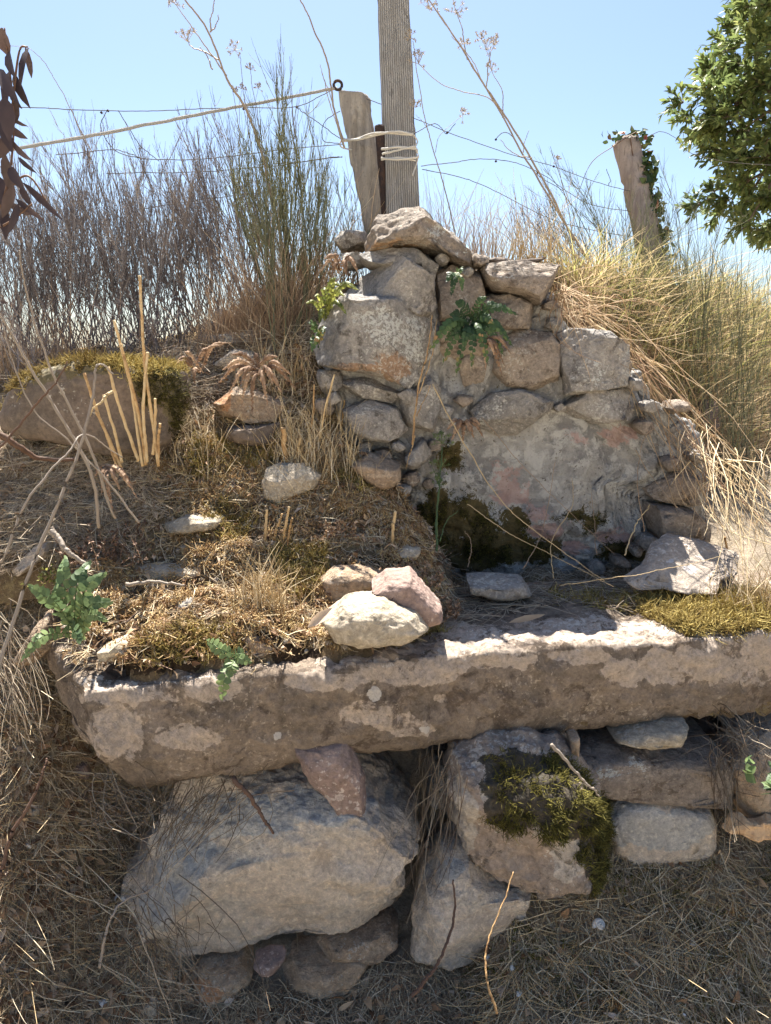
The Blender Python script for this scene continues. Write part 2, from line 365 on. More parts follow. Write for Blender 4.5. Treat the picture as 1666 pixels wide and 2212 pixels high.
def soil(name, a, b, c_, dry=(.45, .34, .22), bounce_field=False):
    m = NT(name); co = m.coord(False)
    big = m.noise(co, 5, 5, .6, .5); mid = m.noise(co, 30, 6, .7); fine = m.noise(co, 140, 5, .7); gr = m.noise(co, 500, 3, .7)
    c = m.mix(m.step(big, .42, .6), a, b); c = m.mix(m.math('MULTIPLY', m.step(mid, .48, .62), .8), c, c_)
    c = m.mix(m.math('MULTIPLY', m.step(fine, .55, .68), .6), c, dry); c = m.mix(m.math('MULTIPLY', m.step(gr, .5, .7), .5), c, tuple(x * .4 for x in a))
    e = m.math('ADD', m.attr('pa'), m.math('MULTIPLY', m.math('SUBTRACT', m.noise(co, 30, 6, .7), .5), 1.6))
    c = m.mix(m.math('MULTIPLY', m.step(e, .45, .58), .9), c, (.05, .032, .022))
    if bounce_field:                                        # unseen ground behind the camera, paled to bounce warm fill light
        g = m.n('NewGeometry'); sx = m.n('SeparateXYZ'); m.l(g.outputs['Position'], sx.inputs[0])
        c = m.mix(m.step(m.math('ADD', sx.outputs['Y'], m.math('MULTIPLY', m.noise(co, 1.5, 4, .6), .6)), .75, .35), c, m.mix(mid, (.60, .49, .34), (.76, .66, .50)))
    n = m.bump(mid, 1, .03); n = m.bump(fine, 1, .01, n); n = m.bump(gr, .8, .004, n)
    return m.done(c, n, .95, .12)
M_BANK = soil('bank_soil', (.30, .21, .12), (.22, .155, .09), (.40, .31, .16), (.60, .48, .30))
M_GROUND = soil('ground_soil', (.42, .34, .26), (.32, .26, .19), (.52, .43, .32), (.64, .54, .40), True)

STRAW = [(0, (.28, .19, .10)), (.3, (.50, .37, .20)), (.65, (.68, .54, .33)), (1, (.80, .69, .50))]
M_STRAW = tint_mat('dry_straw', STRAW, .6, .12)
M_GREYSTRAW = tint_mat('grey_straw', [(0, (.24, .18, .13)), (.4, (.44, .35, .25)), (.8, (.62, .51, .38)), (1, (.74, .64, .48))], .65, .15)
M_LOWSTRAW = tint_mat('lightened_ground_straw', [(0, (.26, .17, .11)), (.4, (.50, .38, .25)), (.8, (.70, .56, .37)), (1, (.84, .72, .54))], .65, .35)  # straw copy made paler to stand in for light missing on the lower ground
M_SLOPESTRAW = tint_mat('slope_straw', [(0, (.30, .17, .10)), (.4, (.50, .34, .20)), (.75, (.64, .48, .30)), (1, (.74, .61, .43))], .7, .2)
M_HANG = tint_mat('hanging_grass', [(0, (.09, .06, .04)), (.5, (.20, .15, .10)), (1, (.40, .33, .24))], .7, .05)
M_GOLD = tint_mat('golden_stalk', [(.1, (.20, .11, .05)), (.38, (.42, .26, .12)), (.62, (.56, .39, .20)), (1, (.66, .52, .31))], .6, .1, bump=90, amp=1.3)
M_MOSS = tint_mat('dry_moss', [(0, (.14, .09, .035)), (.35, (.30, .22, .075)), (.7, (.46, .36, .12)), (1, (.60, .50, .20))], .8, .35)
M_GMOSS = tint_mat('green_moss', [(0, (.03, .026, .012)), (.4, (.10, .088, .022)), (.75, (.22, .19, .04)), (1, (.34, .30, .08))], .8, .25)
M_MOUNDMOSS = tint_mat('brown_moss', [(0, (.20, .11, .05)), (.4, (.42, .27, .13)), (.75, (.58, .43, .22)), (1, (.70, .58, .32))], .85, .3)
M_LITTER = tint_mat('dead_leaf', [(0, (.16, .085, .045)), (.4, (.36, .22, .12)), (.8, (.55, .39, .24)), (1, (.62, .48, .36))], .7, .2)
M_FERN = tint_mat('fern_green', [(0, (.05, .085, .04)), (.5, (.10, .15, .065)), (1, (.20, .26, .10))], .5, .3)
M_DFERN = tint_mat('wall_fern_green', [(0, (.025, .05, .022)), (.5, (.05, .09, .035)), (.85, (.10, .15, .05)), (1, (.34, .2, .09))], .5, .2)
M_YFERN = tint_mat('yellow_fern', [(0, (.06, .08, .02)), (.5, (.20, .22, .055)), (1, (.50, .50, .13))], .5, .35)
M_RUST = tint_mat('rusty_fern', [(0, (.12, .07, .04)), (.5, (.26, .16, .10)), (1, (.46, .32, .21))], .8, .1, bump=90, amp=.9)
M_BROOM = tint_mat('broom_hazed', [(0, (.12, .10, .10)), (.5, (.22, .19, .185)), (1, (.40, .36, .33))], .7, .05)  # stems lightened and greyed, putting the haze into their colour
M_GBROOM = tint_mat('broom_green', [(0, (.10, .10, .065)), (.5, (.21, .215, .125)), (1, (.37, .37, .23))], .65, .25)
M_YGRASS = tint_mat('yellow_green_grass', [(0, (.26, .27, .07)), (.25, (.42, .41, .15)), (.55, (.60, .48, .26)), (1, (.74, .57, .38))], .75, .4)
M_REDGRASS = tint_mat('reddish_dry_grass', [(0, (.24, .15, .10)), (.5, (.46, .33, .22)), (1, (.68, .55, .41))], .6, .25)
M_DEADSTALK = tint_mat('dead_stalk', [(0, (.16, .13, .11)), (.5, (.30, .25, .20)), (1, (.48, .41, .32))], .6, .05)
M_TREELEAF = tint_mat('tree_leaf', [(0, (.08, .115, .045)), (.5, (.17, .22, .08)), (.85, (.25, .30, .10)), (1, (.34, .36, .14))], .5, .4, spec=.3)
M_BARK = tint_mat('bark', [(0, (.10, .075, .055)), (1, (.22, .17, .13))], .9, 0, bump=60)
M_TWIG = tint_mat('dark_twig', [(0, (.05, .03, .022)), (.5, (.13, .075, .05)), (1, (.28, .18, .12))], .7, 0, bump=90)
M_REDLEAF = tint_mat('drooping_dead_leaf', [(0, (.035, .025, .026)), (.5, (.065, .045, .044)), (1, (.12, .08, .072))], .6, .08)
M_IVY = tint_mat('ivy_leaf', [(0, (.03, .05, .02)), (.7, (.07, .11, .04)), (.9, (.14, .15, .05)), (1, (.25, .06, .04))], .45, .2)

# ------------------------------------------------------------------ terrain
SEAT = .67
TOPX = np.array([(110, 1420), (135, 1460), (180, 1488), (330, 1475), (480, 1468), (590, 1450), (700, 1444), (790, 1438), (870, 1420), (960, 1412), (1070, 1405), (1160, 1398), (1250, 1390), (1400, 1384), (1530, 1377), (1666, 1362), (2000, 1338)], float)
_e = WZ(TOPX[2:, 0], TOPX[2:, 1], SEAT); _fx = lambda x: np.interp(x, _e[:, 0], _e[:, 1])   # the slab's front edge in plan
def slab_D(X): return 1.127 + (np.asarray(X, float) - 180) / (1666 - 180) * (1.368 - 1.127)
class RBF:
    def __init__(s, P, reg=1e-3):
        s.P = P[:, :2]; n = len(P); K = s.k(s.P) + np.eye(n) * reg
        A = np.zeros((n + 3, n + 3)); A[:n, :n] = K; A[:n, n] = 1; A[:n, n + 1:] = s.P; A[n, :n] = 1; A[n + 1:, :n] = s.P.T
        s.c = np.linalg.solve(A, np.r_[P[:, 2], 0, 0, 0])
    def k(s, q): return -np.sqrt(((q[:, None] - s.P[None]) ** 2).sum(2) + 6e-3)
    def __call__(s, x, y):
        q = np.stack([x, y], 1); out = np.empty(len(q))
        for i in range(0, len(q), 20000): out[i:i + 20000] = s.k(q[i:i + 20000]) @ s.c[:-3] + s.c[-3] + q[i:i + 20000] @ s.c[-2:]
        return out
pz = lambda X, Y, z: tuple(WZ(X, Y, z)); pd = lambda X, Y, D: tuple(W(X, Y, D))
bankP = np.array([pz(150, 1425, .69), pz(250, 1452, .68), pz(400, 1452, .69), pz(550, 1440, .69), pz(680, 1415, .685), pz(760, 1395, .675), (-.75, 1.2, .55),
    pz(300, 1390, .735), pz(500, 1385, .74), pd(130, 1330, 1.30), pd(250, 1290, 1.36), pd(400, 1290, 1.38), pd(600, 1280, 1.38), pd(720, 1270, 1.42), pd(860, 1300, 1.38),
    pz(950, 1380, .665), pz(1000, 1330, .66), pz(1010, 1290, .65), pd(960, 1215, 1.55), pd(350, 1180, 1.50), pd(550, 1160, 1.53), pd(750, 1170, 1.53), pd(860, 1140, 1.58),
    pd(120, 1200, 1.45), pd(0, 1250, 1.42), pd(0, 1080, 1.55), pd(100, 1010, 1.6), pd(250, 1010, 1.62), pd(420, 1000, 1.65), pd(600, 1000, 1.68), pd(750, 1010, 1.68), pd(860, 1080, 1.66),
    pd(700, 900, 1.76), pd(450, 920, 1.74), pd(560, 800, 1.88), pd(680, 780, 1.86), pd(620, 680, 2.0), pd(450, 760, 1.95), pd(0, 800, 1.95), pd(150, 790, 1.95), pd(300, 790, 1.95),
    pd(-300, 800, 1.95), pd(-300, 1100, 1.5), pd(-300, 1400, 1.3), pd(700, 600, 2.08), pd(800, 560, 2.12), pd(950, 545, 2.12), pd(1100, 560, 2.14), pd(1200, 580, 2.14), pd(1280, 650, 2.12),
    pd(1370, 760, 2.06), pd(1440, 850, 2.0), pd(1520, 950, 1.92), pd(1560, 1080, 1.84), pd(1600, 1170, 1.74), pd(1666, 1230, 1.66), pd(1666, 1050, 1.85), pd(1666, 850, 2.2), pd(1560, 800, 2.2),
    pd(1500, 640, 2.7), pd(1666, 640, 2.8), pd(1350, 600, 2.6), pd(1900, 640, 2.8), pd(1900, 900, 2.2), pd(1900, 1250, 1.65), pd(2300, 1250, 1.65), pd(2300, 800, 2.6),
    pz(1200, 1280, .63), pz(1450, 1290, .635), pz(1300, 1380, .60), pz(1600, 1370, .60), pz(1900, 1330, .62), pz(1000, 1400, .60), (0.2, 1.74, .62), (0.45, 1.76, .62), (0.7, 1.78, .64),
    (.15, 1.55, .63), (-.8, 2.4, 1.2), (0, 2.5, 1.38), (.8, 2.7, 1.43), (-1, 3.2, 1.2), (0, 3.4, 1.38), (1, 3.4, 1.42), (2.2, 3.3, 1.40), (-2.2, 3.2, 1.2), (-2.2, 2.0, 1.1), (-2.2, 1.3, .6)])
_rb = RBF(bankP, .012)
def smin(a, b, k=.03): h = np.clip(.5 + .5 * (b - a) / k, 0, 1); return b + (a - b) * h - k * h * (1 - h)
def zclamp(x, y):
    z = smin(_rb(x, y), np.interp(x, [-.1, .3], [1.36, 1.44]))
    zf = np.interp(x, [-.3, -.16, -.095, .028, .108, .17, .70, .80], [3, 1.03, 1.0, .88, .76, .645, .66, 3]); yw = np.interp(x, [-.2, -.05, .05, .8], [1.75, 1.81, 1.89, 1.92])
    return smin(z, zf + np.maximum(y - yw, 0) * 7, .02)
def zbank(x, y):
    z = zclamp(x, y); e = _fx(x) + .03 + .02 * perlin(np.stack([x * 18, x * 0, x * 0], 1)) + .012 * perlin(np.stack([x * 60, x * 0, x * 0 + 5], 1))
    e = np.maximum(e, np.where(x > -.06, 1.27 + (x + .06) * .9 - .06, 0))
    z = np.minimum(z, SEAT - .012 + np.maximum(y - e, -.03) * 1.5); f = ss(3.2, 4.6, np.hypot(x, y)); z = z * (1 - f) + f * (1.14 - .02 * np.clip(x, -9, 9) * 0)
    P = np.stack([x, y, z], 1); near = 1 - f * .8
    return z + (fbm(P * 9, 4) * .024 + fbm(P * 20 + 2, 3) * .012 + fbm(P * 42 + 9, 3) * .010) * near
def zground(x, y):
    """the lower ground: nearly level, rising steeply under the slab and up the left side"""
    front = 1.36 + .10 * ss(-.3, .9, x)
    z = np.interp(y, [.85, 1.0, 1.12, 1.26, 1.38, 1.6], [0, .02, .085, .19, .26, .30]); lo = ss(-.44, -.34, x) * ss(.24, .14, x); z = z * (1 - lo) + lo * np.interp(y, [.85, 1.0, 1.12, 1.26, 1.38, 1.6], [0, 0, .028, .08, .16, .25]); z = z + np.maximum(zb0(x, y) - .12 - z, 0) * ss(front, front + .26, y)
    lf = ss(-.50, -.72, x); yy = np.array([-9, .75, 1.0, 1.12, 1.25, 1.35, 1.45, 1.6, 9]); zz = np.array([0, .02, .13, .27, .42, .56, .68, .82, .82])
    zl = np.interp(y, yy, zz) * ss(5, 2, y) + .5 * ss(2, 5, y)
    z = z * (1 - lf) + np.maximum(zl, z) * lf
    P = np.stack([x, y, z], 1); return z + fbm(P * 8 + 3, 4) * .014 + fbm(P * 40 + 5, 3) * .005
def zb0(x, y): return np.minimum(zclamp(x, y), .95 + 0 * x)
def axis(a, b, s, far, n):
    g = np.arange(a, b, s); q = np.geomspace(1, (far) / .5, n)[1:] * .5; return np.r_[a - q[::-1] + .5 - .5 + 0, g, b + q]
def sheet(name, xs, ys, zf, mat, keep=None, label=None, pa=None, skirt=0):
    X, Y = np.meshgrid(xs, ys); sh = X.shape; x, y = X.ravel(), Y.ravel(); z = zf(x, y); V = np.stack([x, y, z], 1)
    i = np.arange(len(V)).reshape(sh); F = np.stack([i[:-1, :-1], i[:-1, 1:], i[1:, 1:], i[1:, :-1]], -1).reshape(-1, 4)
    if keep is not None:
        ok = keep(x, y); F = F[ok[F].all(1)]
        used = np.unique(F); mp = np.full(len(V), -1); mp[used] = np.arange(len(used)); V = V[used]; F = mp[F]
    if skirt:                                        # close the open rim downwards
        e = np.concatenate([F[:, [k, (k + 1) % 4]] for k in range(4)]); key = np.sort(e, 1); u, ix, cnt = np.unique(key, axis=0, return_index=True, return_counts=True)
        b = e[ix[cnt == 1]]; near = V[b].max((1, 2)) < 30; b = b[near]; n = len(V); V = np.vstack([V, V[b[:, 0]] - [0, 0, skirt], V[b[:, 1]] - [0, 0, skirt]]); m_ = len(b)
        F = np.vstack([F, np.stack([b[:, 1], b[:, 0], n + np.arange(m_), n + m_ + np.arange(m_)], 1)])
    PXx, PYy = PX(V); at = {'pa': blobs(PXx, PYy, V, pa) if pa else np.zeros(len(V))}
    o = mesh(name, V, F, mat, None, None, at); tag(o, label, kind='structure'); return o
# height table and where a line of sight meets the terrain
_gx = np.arange(-3, 3.5, .012); _gy = np.arange(.4, 5, .012)
def table(fn):
    X, Y = np.meshgrid(_gx, _gy); return fn(X.ravel(), Y.ravel()).reshape(X.shape)
TB, TG = table(zbank), table(zground)
_X, _Y = np.meshgrid(_gx, _gy); TS = np.maximum(TB, np.where((_Y > _fx(_X)) & (_Y < _fx(_X) + .38) & (_X > -.45), SEAT, -9))
def look(T, x, y):
    i = np.clip((x - _gx[0]) / .012, 0, len(_gx) - 1.01); j = np.clip((y - _gy[0]) / .012, 0, len(_gy) - 1.01); a, b = i.astype(int), j.astype(int); u, v = i - a, j - b
    return (T[b, a] * (1 - u) + T[b, a + 1] * u) * (1 - v) + (T[b + 1, a] * (1 - u) + T[b + 1, a + 1] * u) * v
def hit(X, Y, T, D0=.8, D1=4.9, n=240):
    X = np.atleast_1d(np.asarray(X, float)); Y = np.atleast_1d(np.asarray(Y, float)); r = ray(X, Y); out = np.full(len(X), np.nan)
    for D in np.linspace(D0, D1, n):
        P = CAM + r * (D / r[:, 1])[:, None]; z = look(T, P[:, 0], P[:, 1]); h = np.isnan(out) & (P[:, 2] <= z)
        out[h] = D
    return out
def inpoly(x, y, p):
    c = np.zeros(len(x), bool); n = len(p)
    for i in range(n):
        (x1, y1), (x2, y2) = p[i], p[(i + 1) % n]; c ^= ((y1 > y) != (y2 > y)) & (x < (x2 - x1) * (y - y1) / (y2 - y1 + 1e-9) + x1)
    return c
def scatter(poly, n, T, D0=.8, D1=4.9):
    """about n points on the terrain inside a region of it; returns (m,3)"""
    p = np.array(poly, float); X = rng.uniform(p[:, 0].min(), p[:, 0].max(), n * 3); Y = rng.uniform(p[:, 1].min(), p[:, 1].max(), n * 3)
    k = inpoly(X, Y, poly); X, Y = X[k][:n], Y[k][:n]; D = hit(X, Y, T, D0, D1); g = ~np.isnan(D); P = W(X[g], Y[g], D[g]); P[:, 2] = look(T, P[:, 0], P[:, 1]); return P
sheet('ground', axis(-1.4, 1.6, .012, 400, 26), axis(.55, 1.75, .009, 400, 26), zground, M_GROUND)
xs_ = np.r_[-400, -150, -60, -25, -12, -7, -5, -4, -3.3, -2.8, -2.4, np.arange(-2.1, 2.3, .012), 2.5, 2.8, 3.2, 4, 5, 7, 12, 25, 60, 150, 400]
ys_ = np.r_[np.arange(1.0, 2.6, .010), np.geomspace(2.62, 500, 40)]
def keepbank(x, y): return (y > _fx(x) + .02) & ((x > -.415 - np.clip(y - 1.13, 0, .2) * .62) | (y > 1.42)) & (abs(x) < 450)
sheet('bank', xs_, ys_, zbank, M_BANK, keepbank, pa=[(350, 1400, 160, 45), (600, 1380, 60, 40), (330, 1320, 50, 30), (250, 1460, 60, 30), (650, 1420, 60, 30), (60, 1150, 90, 60), (820, 1230, 80, 40), (230, 1060, 80, 50)], skirt=.05)

# ------------------------------------------------------------------ stone slab of the seat
def make_slab():
    top = np.array([(110, 1420), (135, 1460), (180, 1488), (330, 1475), (480, 1468), (590, 1450), (700, 1444), (790, 1438), (870, 1420), (960, 1412), (1070, 1405), (1160, 1398), (1250, 1390), (1400, 1384), (1530, 1377), (1666, 1362), (2000, 1338)], float)
    bot = np.array([(120, 1560), (170, 1640), (215, 1712), (280, 1726), (450, 1700), (650, 1668), (760, 1650), (850, 1638), (1000, 1618), (1200, 1603), (1290, 1592), (1380, 1578), (1500, 1560), (1666, 1550), (2000, 1505)], float)
    XS = np.r_[np.linspace(186, 1900, 430)]
    ty = np.interp(XS, top[:, 0], top[:, 1]); by = np.interp(XS, bot[:, 0], bot[:, 1])
    D = slab_D(XS)
    A = WZ(XS, ty, SEAT - .004); B = W(XS, by, A[:, 1] + .012)
    x, yf, zt, zb = A[:, 0], A[:, 1], A[:, 2], B[:, 2]
    zt = zt * .25 + SEAT * .75 if False else zt
    # ring around the section: top back -> top front -> face -> bottom front -> bottom back
    dep = np.interp(x, [-.45, -.2, .3, 1.2], [.36, .36, .40, .42])
    q = []; nt, nf_, nb = 70, 40, 40
    for i in np.linspace(1, 0, nt, endpoint=False): q.append((i, 0))
    for j in np.linspace(0, 1, nf_, endpoint=False): q.append((0, j))
    for i in np.linspace(0, 1, nb, endpoint=False): q.append((i, 1))
    for j in np.linspace(1, 0, 12, endpoint=False): q.append((1, j))
    q = np.array(q); m_ = len(q)
    dd, hh = q[:, 0][None], q[:, 1][None]
    zback = np.where(zt > SEAT, SEAT, zt)
    # rounding of the long edges
    off = lambda h: .012 * (2 * h - 1) ** 4 + .022 * np.maximum(h - .62, 0) / .38 + .006 * np.exp(-h / .05) + .018 * np.exp(-(1 - h) / .09)
    of = np.where(dd < 1e-6, off(hh), np.where(hh < .5, off(0), off(1))); yf = yf - .010; Yc = yf[:, None] + of + (dep[:, None] - of) * dd; Zt = (zt[:, None] * (1 - ss(0, .25, dd)) + (SEAT - .004) * ss(0, .25, dd))
    Zc = Zt * (1 - hh) + (zb[:, None] + .02 * dd) * hh
    Zc = Zc - np.where((hh < 1e-6), .007 * np.exp(-dd * dep[:, None] / .012), 0) + np.where((hh > 1 - 1e-6) & (hh < 1.001), .012 * np.exp(-dd * dep[:, None] / .02), 0)
    Xc = np.repeat(x[:, None], m_, 1)
    V = np.stack([Xc, Yc, Zc], -1)
    # the left end: sections slide back along the end face and close
    c0 = V[0].copy(); endv = []
    for t in np.linspace(0, 1, 26)[1:]:
        s = V[0].copy(); u = math.sin(t * math.pi / 2)
        cen = np.array([c0[:, 0].mean() - .0, c0[:, 1].mean() + .03, c0[:, 2].mean()])
        k = 1 - (t ** 5)
        s = cen + (c0 - cen) * [1, k, k]; s[:, 0] = c0[:, 0] - .010 * u - .040 * (s[:, 1] - c0[:, 1].min()) / .36 * u; endv.append(s)
    V = np.concatenate([np.array(endv[::-1]), V]); n = len(V)
    # shear: the end runs back and left
    S_ = ss(-.25, -.44, V[..., 0]); V[..., 0] -= S_ * np.clip(V[..., 1] - 1.13, 0, .2) * .62
    V[..., 0] += ss(-.30, -.45, V[..., 0]) * np.clip((SEAT - V[..., 2]) / .18, 0, 1) * .034
    i = np.arange(n * m_).reshape(n, m_); j = np.roll(i, -1, 1)
    F = np.stack([i[:-1], i[1:], j[1:], j[:-1]], -1).reshape(-1, 4); V = V.reshape(-1, 3)
    N = normals(V, F)
    o = np.array([3.1, 7, 1])
    d = fbm(V * 6 + o, 3) * .010 + fbm(V * 20 + o, 4) * .007 - np.abs(fbm(V * 34 + o, 4)) * .006 + fbm(V * 110 + o, 3) * .0016
    X, Y = PX(V); edge = np.exp(-((Y - np.interp(X, top[:, 0], top[:, 1])) / 26) ** 2) * (V[:, 1] < np.interp(V[:, 0], x, yf) + .05)
    d -= edge * (.35 + fbm(V * 13 + 4, 4)).clip(0, 1.5) * .010
    frontness = ss(-.2, -.8, N[:, 1])
    # crack line near the left
    cr = np.exp(-((Y - (1560 - (X - 330) * .10 + fbm(V * 40, 3) * 12)) / 3.0) ** 2) * ss(300, 350, X) * ss(560, 480, X) * frontness; d -= cr * .006
    V = V + N * d[:, None]
    pa = blobs(X, Y, V, [(280, 1500, 110, 24), (460, 1490, 60, 22), (250, 1580, 60, 60), (400, 1590, 70, 28), (790, 1540, 60, 26), (860, 1560, 60, 22), (900, 1565, 40, 12), (955, 1510, 16, 16), (700, 1470, 90, 20), (860, 1455, 90, 22),
        (960, 1440, 60, 26), (1080, 1430, 80, 16), (1250, 1420, 80, 14), (1350, 1450, 50, 30), (1460, 1440, 100, 40), (1600, 1430, 110, 50), (1250, 1368, 300, 30), (1000, 1400, 170, 16), (1560, 1376, 220, 14), (800, 1436, 120, 12)], 14)  # the seat-top blobs at the end paint the sunlit band into the colour
    pb = np.maximum(blobs(X, Y, V, [(808, 1498, 17, 15), (600, 1590, 9, 8), (915, 1565, 10, 6)], 5), .52 * blobs(X, Y, V, [(1250, 1352, 160, 26), (1100, 1375, 130, 18), (1450, 1366, 90, 12), (240, 1478, 90, 12), (400, 1474, 90, 8), (800, 1436, 90, 8), (1000, 1410, 120, 8), (1300, 1390, 160, 8), (1600, 1372, 160, 8)], 10))  # round white spots, then a half-strength paling of the sunlit seat and edge
    ob = mesh('stone_slab', V, F, M_SLAB, None, np.array([.3, 1.4, .49]), {'pa': pa, 'pb': pb})
    tag(ob, 'long thick pinkish-brown stone slab forming the bench seat', 'stone slab'); return V, F
SLAB = make_slab()
# ------------------------------------------------------------------ ruined wall behind the seat
wall = empty('ruined_wall', tuple(W(1150, 1240, 1.85)), 'ruined rubble stone wall with crumbling pinkish plaster rising behind the bench seat', 'wall')
rock('plaster', [(905, 640), (960, 560), (1040, 640), (1190, 640), (1215, 700), (1330, 780), (1395, 850), (1450, 920), (1500, 1000), (1480, 1060), (1400, 1080), (1420, 1150), (1430, 1230), (1200, 1260), (980, 1255), (900, 1190), (845, 1080), (830, 960), (850, 860)],
     1.80, .32, M_PLASTER, parent=wall, k=.32, nf=0, sub=7, lump=.45, amp=.7, flake=.008, tilt=(.008, 0), seed=1, fr=7,
     pa=[(1110, 1060, 60, 30), (1230, 960, 50, 26), (1160, 1110, 34, 20), (1180, 1150, 40, 20), (1340, 940, 40, 22), (1240, 1180, 30, 14), (1120, 960, 34, 16), (1330, 1160, 34, 20), (1060, 1000, 30, 16), (900, 1110, 26, 20)],
     pb=[(975, 990, 30, 26), (950, 1100, 36, 50), (1010, 1130, 60, 50), (1060, 1180, 90, 38), (950, 1170, 30, 60), (1110, 1130, 30, 36), (1000, 1210, 80, 26), (1160, 1190, 60, 26), (1250, 1120, 50, 18), (1350, 1190, 60, 26)])
rock('mortar', [(700, 680), (770, 570), (860, 560), (940, 590), (960, 800), (950, 1000), (900, 1060), (820, 1010), (760, 960), (725, 880), (690, 800)], 1.765, .30, M_PLASTER, parent=wall, k=.3, nf=3, sub=6, lump=.6, amp=.8, flake=.007, seed=500)
rock('mortar', [(1340, 780), (1400, 850), (1480, 900), (1520, 1000), (1525, 1160), (1400, 1190), (1370, 1000)], 1.83, .26, M_PLASTER, parent=wall, k=.3, nf=3, sub=6, lump=.6, amp=.8, flake=.007, seed=501)
def ws(ol, D, th, mat, **k):
    s_ = -.03 if D > 1.735 else 0; k['lump'] = .45; k['amp'] = .7; k['k'] = .22; k.setdefault('nf', 7)
    o_ = np.array(ol, float); ol = o_.mean(0) + (o_ - o_.mean(0)) * 1.05; k['cuts'] = [((q[0], q[1], q[2] + s_), n_) for q, n_ in k.get('cuts', ())]
    return rock('stone', ol, D + s_, th, mat, parent=wall, **k)
ws([(775, 552), (840, 536), (935, 542), (945, 575), (935, 605), (880, 590), (800, 572)], 1.77, .22, M_GREY, seed=2, sub=5)
ws([(775, 640), (778, 590), (865, 556), (893, 570), (935, 600), (940, 660), (925, 695), (880, 675), (845, 650), (800, 648)], 1.70, .26, M_GREY, seed=3, sub=6, nf=2, k=.5,
   cuts=[((850, 600, 1.715), (-.75, -.45, .45)), ((905, 640, 1.715), (.35, -.9, -.1))])
ws([(672, 740), (700, 690), (745, 643), (845, 643), (880, 662), (932, 700), (925, 760), (908, 808), (880, 840), (850, 824), (800, 808), (740, 797), (695, 785)], 1.68, .34, M_GREY, seed=4, sub=6, nf=1, k=.38,
   cuts=[((850, 740, 1.692), (.55, -.85, 0)), ((760, 740, 1.688), (-.35, -.93, .05)), ((790, 645, 1.70), (0, -.3, .95))],
   pa=[(850, 800, 30, 40), (780, 795, 60, 10)], pb=[(790, 710, 40, 50), (885, 730, 34, 60), (840, 700, 22, 40)])
ws([(935, 590), (985, 575), (1040, 585), (1045, 640), (1010, 690), (950, 705), (935, 660)], 1.79, .2, M_BROWN, seed=5)
ws([(1036, 600), (1045, 574), (1100, 567), (1205, 578), (1197, 610), (1185, 642), (1160, 657), (1120, 637), (1070, 628)], 1.755, .28, M_BROWN, seed=6, sub=6, nf=2, k=.42, cuts=[((1120, 590, 1.765), (0, -.75, .65))], pb=[(1078, 598, 14, 8), (1100, 597, 8, 8)])
ws([(1050, 640), (1130, 636), (1168, 660), (1155, 705), (1110, 722), (1055, 705)], 1.79, .22, M_BROWN, seed=7)
ws([(1205, 722), (1240, 712), (1310, 718), (1348, 748), (1342, 830), (1290, 843), (1215, 850), (1207, 790)], 1.77, .26, M_GREY, seed=8, sub=6, nf=1, k=.4, pb=[(1290, 800, 40, 30)], cuts=[((1280, 780, 1.782), (.1, -1, .05)), ((1280, 728, 1.79), (0, -.6, .8))])
ws([(1065, 760), (1110, 716), (1180, 718), (1204, 742), (1200, 820), (1150, 842), (1090, 834), (1060, 800)], 1.785, .22, M_BROWN, seed=9, sub=6, nf=2, k=.5, pb=[(1150, 770, 10, 14)])
ws([(1018, 885), (1060, 850), (1120, 840), (1190, 868), (1192, 900), (1150, 932), (1080, 942), (1028, 915)], 1.765, .2, M_GREY, seed=10, sub=6, lump=.7, pb=[(1120, 890, 30, 14), (1070, 885, 14, 10)])
ws([(1196, 885), (1260, 845), (1340, 840), (1382, 862), (1382, 900), (1300, 912), (1220, 912)], 1.785, .2, M_GREY, seed=12, sub=5)
ws([(738, 820), (800, 812), (870, 850), (862, 872), (800, 862), (745, 852)], 1.72, .22, M_GREY, seed=13)
ws([(742, 884), (800, 862), (855, 880), (882, 930), (855, 955), (800, 948), (762, 930)], 1.70, .24, M_GREY, seed=14, nf=2, k=.45, cuts=[((850, 910, 1.71), (.6, -.8, 0))])
ws([(875, 985), (915, 948), (935, 985), (905, 1015), (880, 1010)], 1.745, .12, M_GREY, seed=15, sub=4)
ws([(985, 770), (1030, 740), (1060, 780), (1050, 830), (1000, 835)], 1.80, .12, M_BROWN, seed=16, sub=4)
ws([(1388, 1088), (1490, 1098), (1522, 1130), (1520, 1163), (1420, 1158), (1402, 1130)], 1.775, .22, M_BROWN, seed=17, sub=5, k=.45, nf=2)
ws([(1380, 1062), (1430, 1030), (1470, 1000), (1500, 1012), (1505, 1055), (1490, 1090), (1420, 1078)], 1.80, .2, M_BROWN, seed=18, sub=5)
ws([(1430, 925), (1465, 905), (1490, 940), (1480, 985), (1440, 980)], 1.84, .18, M_GREY, seed=19, sub=4)
ws([(935, 700), (990, 695), (1055, 715), (1060, 770), (1000, 790), (940, 760)], 1.80, .16, M_BROWN, seed=20)
ws([(860, 850), (920, 800), (960, 850), (940, 930), (880, 930)], 1.755, .16, M_GREY, seed=21)
ws([(680, 800), (735, 800), (750, 845), (700, 850)], 1.76, .2, M_GREY, seed=22, sub=4)
